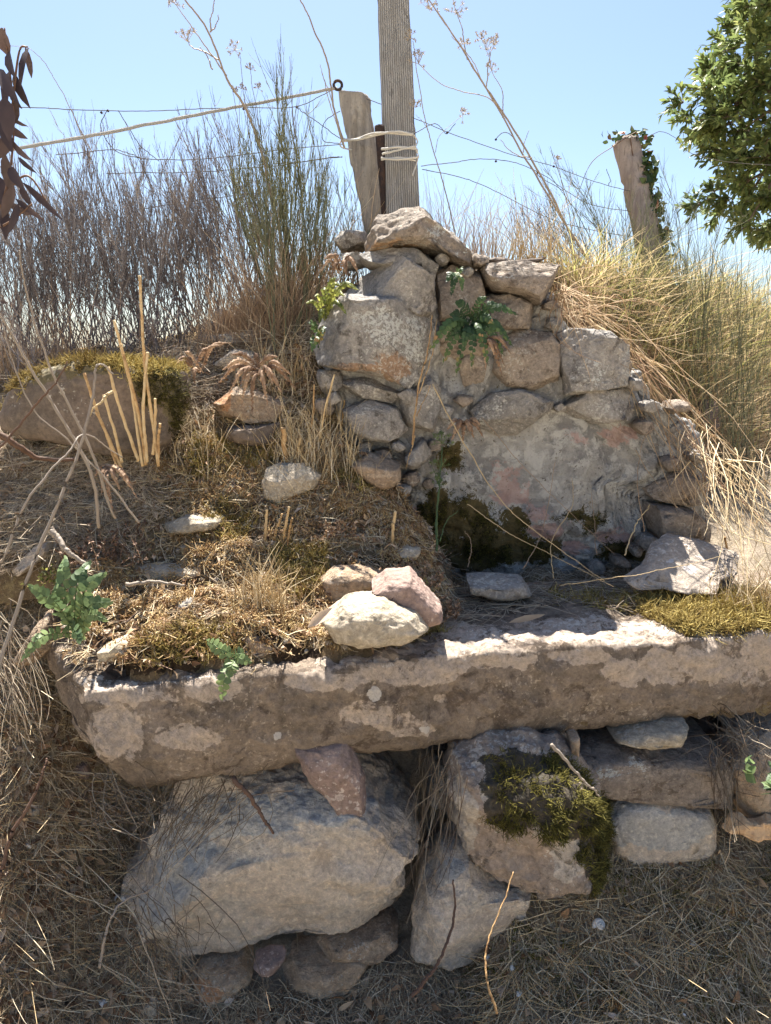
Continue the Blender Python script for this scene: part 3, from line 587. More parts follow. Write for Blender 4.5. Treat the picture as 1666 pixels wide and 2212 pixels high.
for i, (X, Y, s) in enumerate([(905, 700, 14), (955, 725, 16), (1012, 700, 12), (1040, 720, 13), (880, 855, 14), (915, 905, 16), (960, 890, 18), (1000, 865, 14), (1010, 925, 16), (940, 960, 14), (860, 965, 12),
        (890, 1035, 14), (865, 1060, 16), (925, 1045, 12), (1195, 700, 12), (1190, 660, 12), (1210, 880, 10), (1390, 920, 16), (1405, 880, 14), (1445, 1000, 16), (1400, 1170, 14), (1375, 1185, 12), (1290, 1225, 14), (1340, 1215, 12),
        (720, 860, 14), (700, 880, 16), (730, 950, 14), (830, 985, 16), (790, 965, 12), (1035, 560, 14), (1010, 590, 12), (1050, 655, 10), (955, 560, 12), (1500, 1080, 12), (1510, 985, 14), (1470, 880, 16), (1370, 830, 14), (1355, 790, 10), (905, 620, 8)]):
    a = np.linspace(0, 2 * math.pi, 9)[:-1] + rng.uniform(0, 1); q = rng.uniform(.75, 1.3, 8)
    ws([(X + s * 1.3 * math.cos(t) * u, Y + s * math.sin(t) * u) for t, u in zip(a, q)], 1.79 + (-.06 if X < 900 else 0) + rng.uniform(-.01, .02), .09, [M_GREY, M_BROWN][i % 2], sub=4, seed=200 + i, nf=4, k=.5)
rock('capstone', [(780, 546), (798, 503), (815, 468), (860, 455), (905, 447), (937, 470), (985, 508), (1031, 556), (1022, 588), (985, 570), (940, 550), (905, 541), (850, 541), (800, 547)], 1.72, .34, M_BROWN,
     'big angular brown boulder lying highest on the ruined wall in front of the plank', 'stone', seed=30, sub=6, nf=1, k=.45, strata=1,
     cuts=[((860, 490, 1.735), (-.35, -.62, .72)), ((950, 510, 1.735), (.42, -.88, .15))], pb=[(960, 500, 40, 18), (1000, 545, 14, 8)], pa=[(850, 535, 60, 10)])
rock('roof_slate', [(1030, 562), (1075, 558), (1130, 565), (1170, 550), (1188, 546), (1180, 562), (1130, 574), (1060, 572), (1030, 570)], 1.80, .12, M_DISC, 'thin dark curled slab on the top right of the wall', 'stone', seed=31, sub=4)
# ------------------------------------------------------------------ loose stones of the bank and the seat
def st(ol, D, th, mat, label, **k):
    if k.get('group') is None and not k.pop('fixed', 0):  # bank stones: rest on the slope where their lower part meets it
        o_ = np.array(ol, float); h = hit([o_[:, 0].mean()], [o_[:, 1].mean() * .35 + o_[:, 1].max() * .65], TS, .9)[0]
        if not np.isnan(h): D = h - th * .30
        k['cuts'] = [((q[0], q[1], D + .008), n_) for q, n_ in k.get('cuts', ())]
    k.pop('fixed', 0); k.setdefault('k', .48); k.setdefault('nf', 8); return rock(k.pop('name', 'stone'), ol, D, th, mat, label, k.pop('cat', 'stone'), **k)
disc = st([(0, 900), (18, 845), (70, 802), (150, 780), (250, 778), (340, 792), (385, 805), (398, 850), (385, 900), (370, 950), (330, 988), (240, 985), (130, 962), (40, 945), (5, 925)], 1.575, .16, M_DISC,
   'large rounded brown slab standing on edge under a mossy rim at left', sub=6, nf=0, k=.4, lump=.6, seed=40, strata=0, pa=[(60, 812, 60, 14), (200, 790, 120, 18), (340, 830, 60, 40), (380, 880, 24, 60)], name='upright_slab', fixed=1)
st([(428, 690), (465, 668), (560, 678), (580, 700), (540, 717), (440, 708)], 1.86, .2, M_GREY, 'flat stone topmost in the small pile among the dead broom', seed=41)
st([(430, 722), (560, 712), (592, 738), (520, 748), (432, 742)], 1.84, .2, M_GREY, 'long grey stone beneath the flat stone of the small pile', seed=42)
st([(460, 785), (500, 752), (560, 762), (572, 795), (515, 808)], 1.76, .16, M_WHITE, 'pale grey stone sticking out of dead fern above the mound', seed=43, nf=3)
st([(462, 868), (500, 836), (560, 848), (620, 872), (602, 912), (545, 922), (480, 898)], 1.70, .24, M_ORANGE, 'shaded brown stone overhung by moss beside the upright slab', seed=44, sub=6, pa=[(480, 860, 20, 20)], nf=3, strata=0)
st([(470, 925), (600, 915), (640, 945), (560, 965), (480, 950)], 1.71, .16, M_DISC, 'low dark stone below the overhung brown stone', seed=45)
st([(752, 1005), (800, 984), (868, 1005), (868, 1038), (838, 1064), (790, 1042)], 1.60, .16, M_ORANGE, 'rounded brown stone half sunk in moss near the wall foot', seed=46, nf=2)
st([(563, 1052), (570, 1015), (600, 1004), (652, 1003), (694, 1029), (681, 1052), (600, 1096), (568, 1082)], 1.545, .12, M_SAND, 'sunlit pale sandstone with slanting layers on top of the mound', seed=47, sub=6, nf=0, k=.5, cuts=[((620, 1030, 1.552), (-.1, -.62, .78)), ((640, 1070, 1.552), (.25, -.9, -.3))])
st([(352, 1132), (400, 1114), (485, 1118), (472, 1140), (400, 1150), (358, 1148)], 1.50, .14, M_SAND, 'low jagged stone breaking through the dry moss of the mound', seed=48, nf=3)
st([(12, 1245), (68, 1182), (112, 1166), (102, 1202), (50, 1245)], 1.36, .14, M_WHITE, 'small glaring white stone in the sun at the left edge', seed=49)
st([(384, 1306), (410, 1296), (420, 1322), (390, 1330)], 1.27, .05, M_GREY, 'tiny square grey stone in the dark soil of the mound', seed=50, sub=4)
st([(512, 1382), (540, 1366), (597, 1396), (582, 1424), (522, 1412)], 1.20, .07, M_ORANGE, 'small ochre stone on the soil above the slab edge', seed=51, nf=2)
st([(208, 1408), (258, 1386), (292, 1400), (272, 1428), (215, 1428)], 1.17, .08, M_SAND, 'small dull stone in the soil above the slab corner', seed=52)
st([(690, 1345), (738, 1304), (830, 1296), (902, 1330), (926, 1368), (892, 1392), (780, 1403), (718, 1388)], 1.18, .15, M_SAND, 'smooth pale oval stone lying on the slab front edge', fixed=1, seed=53, sub=6, nf=0, k=.68, lump=.6, strata=0,
   cuts=[((790, 1325, 1.19), (-.1, -.45, .9))])
st([(793, 1272), (830, 1247), (886, 1242), (956, 1320), (957, 1345), (930, 1353), (900, 1322), (842, 1292)], 1.25, .12, M_PINK, 'smooth dull pink stone leaning behind the pale oval stone', fixed=1, seed=54, sub=6, nf=1, lump=.6)
st([(690, 1250), (720, 1232), (800, 1236), (835, 1255), (800, 1290), (720, 1310), (690, 1290)], 1.37, .10, M_ORANGE, 'half buried brown stone behind the pale oval stone', fixed=1, seed=55, nf=3)
st([(995, 1252), (1030, 1246), (1132, 1256), (1152, 1287), (1085, 1297), (1008, 1278)], 1.50, .10, M_GREY, 'flat grey-green stone lying at the foot of the plastered wall', fixed=1, seed=56, nf=1, cuts=[((1080, 1268, 1.51), (0, -.3, .95))])
st([(1190, 1225), (1222, 1210), (1260, 1222), (1250, 1236)], 1.62, .08, M_PINK, 'small pinkish stone against the middle of the wall foot', seed=57, sub=4)
st([(1350, 1256), (1393, 1226), (1415, 1180), (1452, 1158), (1520, 1172), (1597, 1196), (1590, 1240), (1553, 1252), (1550, 1285), (1480, 1284), (1430, 1272), (1375, 1274)], 1.565, .055, M_FLAT, 'large flat pale stone lying tilted on the seat at right', fixed=1, seed=58, sub=6, nf=0, k=.26, lump=.12, amp=.35, tilt=(.01, -.125),
   pa=[(1500, 1220, 50, 14)])
st([(1503, 862), (1558, 868), (1566, 925), (1520, 942), (1500, 900)], 1.86, .14, M_PINK, 'reddish stone among straw beyond the wall right end', seed=59)
st([(640, 560), (655, 530), (662, 570), (670, 600), (648, 600)], 2.02, .12, M_GREY, 'dark stone between the shrubs left of the wall', seed=60, sub=4)
st([(715, 515), (730, 500), (790, 500), (800, 530), (740, 540)], 1.95, .16, M_GREY, 'grey stone at the foot of the weathered post', seed=61)
st([(735, 545), (790, 545), (800, 570), (745, 580)], 1.88, .16, M_GREY, 'thin grey stone left of the boulder on the wall top', seed=62, sub=4)
st([(270, 1235), (330, 1225), (420, 1232), (460, 1246), (380, 1262), (290, 1258)], 1.385, .08, M_SAND, 'flat stone almost buried under straw on the mound', seed=63)
st([(840, 1190), (880, 1180), (915, 1190), (900, 1205), (850, 1205)], 1.50, .07, M_SAND, 'small sandy stone under green sprigs near the wall foot', seed=64, sub=4)
st([(90, 1330), (60, 1380), (30, 1430), (60, 1445), (110, 1400)], 1.28, .08, M_ORANGE, 'brownish flat stone on edge below the big green fern', fixed=1, seed=65)
# ------------------------------------------------------------------ stones under the slab
G = 'stones stacked under the slab'
st([(262, 1905), (300, 1850), (330, 1790), (362, 1700), (430, 1662), (600, 1640), (760, 1655), (870, 1700), (909, 1770), (906, 1830), (872, 1868), (884, 1905), (860, 1972), (760, 2012), (640, 2040), (500, 2062), (370, 2102), (332, 2062), (300, 1985), (262, 1935)],
   1.14, .34, M_WHITE, 'biggest boulder, pale grey and beige with a rippled face, under the slab', group=G, sub=7, nf=5, k=.36, lump=.5, seed=70, amp=.8, ripple=.0075,
   cuts=[((600, 1810, 1.165), (-.12, -.78, .62)), ((420, 1830, 1.16), (-.62, -.74, .28)), ((640, 1930, 1.155), (.06, -.95, -.30)), ((870, 1840, 1.17), (.7, -.72, 0)), ((560, 1730, 1.21), (0, -.45, .9))],
   pa=[(520, 1760, 150, 50), (700, 1740, 120, 36), (400, 1850, 60, 90), (350, 1950, 50, 50)], pb=[(700, 1850, 30, 60), (480, 2060, 110, 16), (820, 1840, 16, 50), (620, 1900, 60, 12)])
st([(632, 1610), (745, 1606), (786, 1700), (791, 1760), (765, 1799), (738, 1782), (700, 1722), (660, 1680)], 1.165, .10, M_PINK, 'narrow pink wedge stone hanging between the slab and the biggest boulder', group=G, sub=6, nf=1, seed=71, k=.6, name='wedge_stone', cuts=[((755, 1730, 1.175), (.2, -.85, -.1))])
mossb = st([(985, 1640), (1040, 1618), (1130, 1600), (1215, 1612), (1300, 1700), (1332, 1800), (1300, 1872), (1310, 1955), (1250, 1980), (1180, 1952), (1150, 1908), (1060, 1882), (992, 1830), (970, 1770), (975, 1700)], 1.15, .32, M_MOSSY,
   'rugged boulder with a thick cap of green moss under the slab', group=G, sub=7, nf=0, k=.5, seed=72, lump=.9, ripple=.007,
   cuts=[((1080, 1800, 1.165), (-.35, -.9, -.25)), ((1180, 1690, 1.185), (.10, -.62, .78)), ((1280, 1850, 1.17), (.75, -.6, -.1)), ((1200, 1930, 1.19), (.1, -.7, -.7))],
   pa=[(1000, 1760, 26, 90), (1060, 1700, 20, 60), (1240, 1840, 44, 24), (1190, 1800, 40, 14), (1230, 1880, 30, 20)],
   pb=[(1150, 1690, 120, 60), (1230, 1760, 90, 60), (1290, 1830, 40, 60), (1100, 1760, 60, 40), (1290, 1890, 24, 40), (1080, 1650, 50, 30)])
st([(885, 2048), (892, 1980), (905, 1930), (962, 1858), (1010, 1842), (1060, 1885), (1152, 1918), (1135, 1990), (1062, 2052), (960, 2070)], 1.16, .24, M_WHITE, 'angular grey and brown stone below the moss-capped boulder', group=G, sub=6, nf=0, k=.45, seed=73, ripple=.005,
   cuts=[((1000, 1900, 1.175), (-.1, -.72, .68)), ((1040, 1990, 1.17), (.3, -.92, -.2)), ((920, 1990, 1.18), (-.7, -.7, 0))], pb=[(1050, 1990, 80, 30)], pa=[(960, 1880, 40, 30)])
st([(372, 2132), (430, 2094), (520, 2082), (542, 2110), (530, 2165), (440, 2180), (395, 2165)], 1.125, .16, M_ORANGE, 'orange stone under the lower left corner of the biggest boulder', group=G, seed=74, pa=[(440, 2140, 40, 26)])
st([(655, 2070), (700, 2030), (850, 2015), (872, 2040), (800, 2070), (690, 2088)], 1.17, .16, M_ORANGE, 'upper of two thin layered ochre stones under the biggest boulder', group=G, seed=75)
st([(585, 2095), (640, 2080), (790, 2078), (830, 2098), (740, 2130), (640, 2140), (590, 2125)], 1.145, .14, M_ORANGE, 'lower of two thin layered ochre stones under the biggest boulder', group=G, seed=76)
st([(543, 2082), (580, 2070), (618, 2078), (600, 2100), (560, 2100)], 1.125, .06, M_PINK, 'small pinkish pebble tucked under the biggest boulder', group=G, seed=77, sub=4)
st([(1212, 1640), (1245, 1612), (1350, 1604), (1558, 1618), (1572, 1660), (1570, 1712), (1545, 1718), (1400, 1708), (1280, 1695), (1235, 1680)], 1.29, .24, M_BROWN, 'long lichened block, upper of the two under the slab at right', group=G, seed=78, sub=6, nf=0, k=.24, lump=.4, amp=.7, cuts=[((1400, 1612, 1.31), (0, -.5, .85))], pb=[(1300, 1670, 50, 16), (1380, 1655, 30, 10)], strata=1)
st([(1290, 1740), (1330, 1708), (1400, 1702), (1520, 1725), (1540, 1762), (1536, 1822), (1390, 1855), (1318, 1845)], 1.285, .22, M_WHITE, 'grey block, lower of the two under the slab at right', group=G, seed=79, sub=6, nf=0, k=.26, lump=.4, amp=.7, cuts=[((1420, 1735, 1.30), (0, -.5, .85))], pa=[(1430, 1790, 120, 50), (1350, 1760, 60, 40)])
st([(1322, 1592), (1385, 1566), (1482, 1556), (1468, 1604), (1432, 1614), (1370, 1602)], 1.285, .16, M_SAND, 'small pale wedge directly under the slab at right', group=G, seed=80, nf=2, k=.4)
st([(1232, 1596), (1252, 1592), (1250, 1640), (1236, 1642)], 1.255, .06, M_ORANGE, 'thin upright chip between slab and block at right', group=G, seed=81, sub=4)
st([(1578, 1652), (1620, 1618), (1680, 1640), (1720, 1700), (1700, 1775), (1605, 1765), (1580, 1720)], 1.27, .2, M_ORANGE, 'rough orange stone at the right edge beneath the slab', group=G, seed=82, sub=6, strata=0)
st([(925, 1640), (1000, 1625), (1000, 1720), (960, 1760), (920, 1720)], 1.34, .2, M_GREY, 'shaded stone deep in the gap under the slab', group=G, seed=83)
st([(1560, 1560), (1640, 1552), (1700, 1570), (1690, 1625), (1600, 1630)], 1.42, .18, M_GREY, 'shaded stone deep under the slab right end', group=G, seed=84)
st([(1480, 1570), (1560, 1560), (1590, 1600), (1560, 1640), (1480, 1640)], 1.45, .18, M_DISC, 'dark stone behind the pale wedge under the slab', group=G, seed=85)
# ------------------------------------------------------------------ tree beyond the bank at right
def build_tree():
    D = 6.5; base = W(1990, 900, D); base[2] = 1.1
    t = empty('evergreen_tree', tuple(base), 'leafy green evergreen tree against the sky at the top right', 'tree')
    top = W(1960, -600, D)
    parts = [tube([base, base + [.05, 0, .7], base + [-.05, .05, 1.6], top], .13, .03, 40, 8, .002, .4)]
    poly = [(1585, -60), (1600, 60), (1540, 140), (1510, 215), (1468, 232), (1492, 290), (1560, 345), (1565, 385), (1540, 455), (1560, 490), (1610, 505), (1700, 520), (1900, 560), (2300, 500), (2500, 100), (2350, -420), (1900, -650), (1650, -350)]
    P = np.array(poly, float); X = rng.uniform(1420, 2500, 4000); Y = rng.uniform(-650, 620, 4000); k = inpoly(X, Y, poly); X, Y = X[k], Y[k]
    near = X < 1800; sel = np.r_[np.where(near)[0][:270], np.where(~near)[0][:120]]; X, Y = X[sel], Y[sel]
    # boughs along the outline so that the edge is sprays of leaves, not a hull
    ex = [(1585, 20), (1560, 110), (1515, 150), (1500, 195), (1450, 222), (1462, 255), (1480, 300), (1530, 330), (1600, 380), (1520, 425), (1490, 452), (1530, 480), (1600, 500), (1640, 515), (1570, 60), (1540, 90), (1640, 440), (1560, 440), (1510, 265), (1580, 350), (1600, 410)]
    X = np.r_[X, [e[0] for e in ex]]; Y = np.r_[Y, [e[1] for e in ex]]
    C = W(X, Y, D + rng.uniform(-.9, .9, len(X)) * np.clip((X - 1430) / 250, .15, 1)); cen = W(1960, 150, D)
    lp, tp = [], []
    for c in C:
        out = unit(c - cen + np.array([0, 0, .25])); m = rng.integers(8, 12)
        st_ = c - out * .10; d = unit(out + rng.normal(size=(m, 3)) * .62 + [0, 0, .15]); L = rng.uniform(.09, .20, m)
        Q = strand_pts(np.repeat(st_[None], m, 0), d, L, None, 5); tp.append(curves_mesh(Q, taper(.0035, m, 5, .4), 3, rng.uniform(.2, .9, m)))
        n = 11; tt = rng.uniform(.15, 1.02, (m, n)); pos = st_ + d[:, None] * (L[:, None] * tt)[..., None]
        ld = unit(d[:, None] * .9 + rng.normal(size=(m, n, 3)) * .55); pos = pos.reshape(-1, 3); ld = ld.reshape(-1, 3); N = len(pos)
        lp.append(leaves(pos, ld, unit(rng.normal(size=(N, 3)) + [0, 0, 1.6]), rng.uniform(.05, .085, N), rng.uniform(.020, .030, N), np.clip(rng.normal(.45, .25, N) + rng.normal() * .12, 0, 1)))
    for c in C[::6]: parts.append(tube([base + [0, 0, rng.uniform(.5, 2.2)], (c + cen) / 2 + rng.normal(size=3) * .1, c], .03, .006, 14, 4, .002, .5))
    tr = strands('trunk', parts, M_BARK, t); strands('twigs', tp, M_BARK, t); strands('crown', lp, M_TREELEAF, t)
build_tree()

# ------------------------------------------------------------------ posts, plank, stake, wires
def mbox(name, c8, mat, parent=None, nz=60, nx=10, amp=.001, ridges=0, org=None):
    """post with a grain: c8 = bottom four corners then top four corners (counter-clockwise from above)"""
    b, t = np.array(c8[:4], float), np.array(c8[4:], float); ring = []
    for i in range(4):
        for j in range(nx): ring.append((i, j / nx))
    rows = []
    for z in np.linspace(0, 1, nz):
        q = b + (t - b) * z; rows.append([q[i] + (q[(i + 1) % 4] - q[i]) * u for i, u in ring])
    V = np.array(rows); n, m = V.shape[:2]; idx = np.arange(n * m).reshape(n, m); F = np.stack([idx[:-1], np.roll(idx, -1, 1)[:-1], np.roll(idx, -1, 1)[1:], idx[1:]], -1).reshape(-1, 4)
    cen = V.mean(1, keepdims=True); corner = np.array([min(u, 1 - u) for _, u in ring]); V = V - (V - cen) * (.06 * np.exp(-corner / .05))[None, :, None]
    Vf = V.reshape(-1, 3); N = normals(Vf, F)
    g = fbm(Vf * [60, 60, 3], 3) * amp * 2 + fbm(Vf * [12, 12, 4], 3) * amp * 3 - np.maximum(0, -fbm(Vf * [45, 45, 2.2] + 7, 2) - .35) * amp * 14
    Vf = Vf + N * g[:, None]
    # top: pulled in cap
    top = Vf.reshape(n, m, 3)[-1]; cc = top.mean(0); caps = []; base = len(Vf); extra = []
    for k in (.66, .33): extra.append(cc + (top - cc) * k + [0, 0, .002])
    Vf = np.vstack([Vf] + extra + [cc[None] + [0, 0, .001]]); r0 = idx[-1]; r1 = base + np.arange(m); r2 = r1 + m; e = len(Vf) - 1
    for a_, b_ in ((r0, r1), (r1, r2)): caps.append(np.stack([a_, np.roll(a_, -1), np.roll(b_, -1), b_], -1))
    k = np.arange(0, m, 2); caps.append(np.stack([r2[k], r2[(k + 1) % m], r2[(k + 2) % m], np.full(len(k), e)], -1))
    return mesh(name, Vf, np.vstack([F] + caps), mat, parent, org if org is not None else b.mean(0))
def wood(name, c1, c2, dark, ridge=0, sc_=1):
    m = NT(name); co = m.coord(); mp = m.n('Mapping'); mp.inputs['Scale'].default_value = (40 * sc_, 40 * sc_, 2.2); m.l(co, mp.inputs['Vector'])
    g = m.noise(mp.outputs[0], 1.5, 7, .65, .4); f = m.noise(co, 160, 4, .7); b = m.noise(co, 9, 5, .6)
    c = m.mix(m.step(g, .38, .62), c1, c2); c = m.mix(m.math('MULTIPLY', m.step(b, .5, .65), .5), c, tuple(x * .62 for x in c1)); c = m.mix(m.math('MULTIPLY', m.step(f, .55, .7), .45), c, dark)
    c = m.mix(m.math('MULTIPLY', m.step(g, .40, .30), .8), c, dark)
    n = m.bump(g, .8, .006); n = m.bump(f, .5, .002, n)
    if ridge:
        sx = m.n('SeparateXYZ'); m.l(m.n('TexCoord').outputs['Object'], sx.inputs[0]); wv = m.n('Math', operation='SINE'); m.l(m.math('ADD', m.math('MULTIPLY', m.math('ADD', sx.outputs['X'], m.math('MULTIPLY', sx.outputs['Z'], .03)), ridge), m.math('MULTIPLY', b, 7)), wv.inputs[0])
        gr = m.step(m.math('ADD', wv.outputs[0], m.math('MULTIPLY', f, 1.1)), .55, -.2); c = m.mix(m.math('MULTIPLY', gr, .8), c, dark); n = m.bump(gr, 1.0, .003, n); n = m.bump(wv.outputs[0], .8, .003, n)
    return m.done(c, n, .9, .15)
M_POST = wood('weathered_post', (.38, .34, .29), (.26, .23, .20), (.10, .085, .07))
M_PLANK = wood('grooved_plank', (.46, .44, .41), (.36, .34, .31), (.13, .115, .10), ridge=1100)
M_POST2 = wood('old_fence_post', (.36, .30, .26), (.25, .20, .17), (.09, .07, .055))
def slabpost(name, p8, mat, **k): return mbox(name, p8, mat, **k)
def corners(bl, br, D, dep, skew=0):                 # two pixels at one end -> four corners
    a, b = W(*bl, D), W(*br, D); return [a, b, b + [skew, dep, 0], a + [skew, dep, 0]]
pk = empty('grooved_plank', tuple(W(873, 470, 2.08)), 'tall grey grooved timber plank standing upright behind the boulder', 'plank')
o = mbox('board', corners((840, 480), (910, 480), 2.08, .026, -.008) + corners((806, -330), (868, -330), 2.30, .026, -.008), M_PLANK, pk, nz=150, nx=16, amp=.0006)
p1 = mbox('wooden_post', corners((792, 520), (845, 520), 2.16, .07, .015) + corners((727, 192), (785, 200), 2.20, .06, .015), M_POST, nz=90, amp=.0022); tag(p1, 'weathered grey square post leaning beside the grooved plank', 'fence post')
# far post at right with ivy
b_, t_ = W(1425, 640, 2.75), W(1352, 306, 2.9)
V, F, T = tube([b_, b_ * .5 + t_ * .5 + [.004, 0, 0], t_], .050, .046, 60, 14); n_ = normals(V, F)
V = V + n_ * (fbm(V * [30, 30, 3], 3) * .005 - np.maximum(0, -fbm(V * [40, 40, 2], 2) - .3) * .03)[:, None]
p2 = empty('ivy_post', tuple(b_), 'round grey fence post leaning left and capped with ivy at right', 'fence post')
mesh('post', V, F, M_POST2, p2)
n = 260; u = rng.uniform(0, 1, n); P = t_ + (b_ - t_) * (u * .72)[:, None] + np.stack([.045 + rng.normal(size=n) * .012, -.03 + rng.normal(size=n) * .02, rng.normal(size=n) * .01], 1)
m2 = 60; P2 = t_ + np.stack([rng.normal(size=m2) * .035, rng.normal(size=m2) * .03, rng.uniform(-.01, .035, m2)], 1); P = np.vstack([P, P2]); N = len(P)
strands('ivy', [leaves(P, unit(rng.normal(size=(N, 3)) + [.5, -.3, -.4]), unit(rng.normal(size=(N, 3)) + [0, -1, .6]), rng.uniform(.012, .034, N), rng.uniform(.012, .03, N), shape=[.3, 1, .8, .45, .03])], M_IVY, p2)
vines = [tube([t_ + [.02, -.05, .02], t_ + [-.06, -.06, -.03], t_ + [-.14, -.07, -.09], t_ + [-.18, -.05, -.2]], .0016, .001, 30, 4), tube([t_ + [0, -.055, 0], t_ + [.03, -.06, -.15], t_ + [0, -.06, -.3]], .002, .001, 30, 4, .0006)]
strands('vine', vines, M_TWIG, p2)
# rusted stake between post and plank
M_RUSTMETAL = stone_mat('rusty_iron', (.045, .03, .026), (.03, .022, .022), (.08, .045, .03), (.1, .06, .04), .1, (.02, .015, .015), .4, 2, .5)
sx0, sx1 = W(833, 470, 2.12), W(819, 272, 2.14)
sk = mesh('iron_stake', *tube([sx0, (sx0 + sx1) / 2 + [.001, 0, 0], sx1], .011, .0125, 40, 8, .0002)[:2], M_RUSTMETAL, None, sx0); tag(sk, 'dark rusty iron stake between the square post and the plank', 'stake')
M_WIRE = tint_mat('dull_wire', [(0, (.07, .065, .065)), (1, (.14, .13, .12))], .85, 0, .05)
M_TAPE = tint_mat('woven_tape', [(0, (.30, .28, .25)), (1, (.46, .44, .40))], .8, .2, bump=300)
# pale tape from the left to the post top
P = polyline([W(-60, 338, 1.7), W(200, 292, 1.85), W(450, 243, 2.0), W(728, 190, 2.17)], 60)
V = np.stack([P + [0, 0, .0038], P - [0, 0, .0038], P - [0, -.001, .0038], P + [0, .001, .0038]], 1).reshape(-1, 3); i = np.arange(240).reshape(60, 4)
F = np.concatenate([np.stack([i[:-1, a], i[1:, a], i[1:, (a + 1) % 4], i[:-1, (a + 1) % 4]], -1) for a in range(4)]); V[:, 2] += fbm(V * 30, 2) * .0015
tp = empty('fence_tape', tuple(P[-1]), 'pale woven electric fence tape stretched from the left edge to the post top', 'fence tape')
mesh('tape', V, F, M_TAPE, tp, attrs={'tint': np.full(len(V), .5)})
a = np.linspace(0, 2 * math.pi, 20); rc = W(730, 184, 2.17)
strands('insulator', [tube([rc + np.array([.011 * math.cos(t), 0, .011 * math.sin(t)]) for t in a], .004, .004, 30, 6)], M_RUSTMETAL, tp)
# white cord lashing round post, stake and plank
M_CORD = tint_mat('white_cord', [(0, (.5, .47, .42)), (1, (.72, .69, .63))], .8, .1, bump=500)
cd = empty('cord_lashing', tuple(W(860, 330, 2.0)), 'pale cord lashed round the plank, the iron stake and the square post', 'cord')
for pts, r in [([(738, 300, 2.165), (770, 302, 2.12), (820, 290, 2.085), (858, 284, 2.065), (893, 290, 2.07)], .003), ([(738, 306, 2.165), (775, 300, 2.12), (815, 288, 2.085), (893, 293, 2.07)], .0028),
               ([(824, 322, 2.08), (858, 318, 2.06), (896, 321, 2.07), (901, 326, 2.10)], .0032), ([(824, 341, 2.08), (858, 344, 2.06), (897, 340, 2.07), (902, 338, 2.10)], .0032), ([(826, 333, 2.08), (870, 322, 2.06), (898, 316, 2.07)], .0028),
               ([(893, 291, 2.07), (903, 305, 2.09), (899, 320, 2.07), (904, 340, 2.08), (893, 380, 2.06)], .0018), ([(740, 300, 2.165), (735, 312, 2.16), (742, 320, 2.165), (760, 324, 2.13)], .002), ([(824, 345, 2.08), (860, 341, 2.06), (897, 347, 2.07)], .0026)]:
    strands('cord', [tube([W(*q) for q in pts], r, r, 40, 6, .0002)], M_CORD, cd)
fw = empty('wire_fence', tuple(W(1000, 500, 2.4)), 'sagging rusty stock fence wires strung between the posts', 'wire fence')
WIRES = [[(40, 232, 2.0), (230, 238, 2.1), (390, 238, 2.15), (520, 234, 2.2), (640, 230, 2.2), (720, 192, 2.2)], [(232, 238, 2.1), (218, 262, 2.1), (222, 290, 2.1), (250, 325, 2.1), (300, 340, 2.12), (400, 345, 2.15), (520, 335, 2.18), (735, 312, 2.2)],
    [(120, 335, 2.1), (250, 327, 2.1), (300, 345, 2.12)], [(230, 374, 2.12), (400, 370, 2.15), (560, 355, 2.2), (740, 330, 2.2)], [(290, 455, 2.15), (450, 430, 2.2), (600, 415, 2.2)], [(255, 238, 2.1), (300, 310, 2.12), (345, 350, 2.15)],
    [(640, 230, 2.2), (660, 248, 2.2), (735, 300, 2.2)], [(785, 210, 2.2), (830, 228, 2.25), (905, 260, 2.3), (965, 285, 2.35), (1110, 335, 2.5), (1200, 360, 2.6), (1280, 390, 2.7), (1362, 412, 2.82)],
    [(910, 358, 2.25), (980, 352, 2.35), (1070, 347, 2.45), (1160, 372, 2.55), (1270, 440, 2.7), (1385, 462, 2.85)], [(912, 366, 2.25), (1010, 390, 2.35), (1100, 430, 2.45), (1200, 480, 2.6), (1330, 510, 2.75), (1400, 515, 2.85)],
    [(1070, 302, 2.45), (1090, 288, 2.45), (1112, 300, 2.45), (1140, 345, 2.5), (1160, 372, 2.55), (1220, 410, 2.6)], [(1385, 306, 2.9), (1425, 284, 2.95), (1460, 295, 3.0), (1500, 330, 3.1), (1600, 350, 3.4), (1750, 360, 4)],
    [(893, 290, 2.1), (940, 265, 2.25), (965, 284, 2.35), (985, 262, 2.35)], [(1310, 365, 2.75), (1320, 390, 2.75), (1316, 405, 2.75)], [(735, 240, 2.2), (700, 262, 2.2), (696, 300, 2.2), (735, 308, 2.2)], [(740, 340, 2.2), (600, 350, 2.2)]]
for q in WIRES: strands('wire', [tube([W(*a) for a in q], .0011, .0011, 70, 4, .0005, .4)], M_WIRE, fw)
for X, Y, D in [(232, 238, 2.1), (218, 242, 2.1), (525, 234, 2.2), (640, 230, 2.2), (965, 285, 2.35), (1070, 300, 2.45), (1195, 358, 2.6), (1070, 347, 2.45), (1160, 372, 2.55)]: strands('wire_knot', [tube([W(X, Y, D), W(X + 3, Y + 3, D)], .0035, .003, 6, 6, 0, .2)], M_RUSTMETAL, fw)

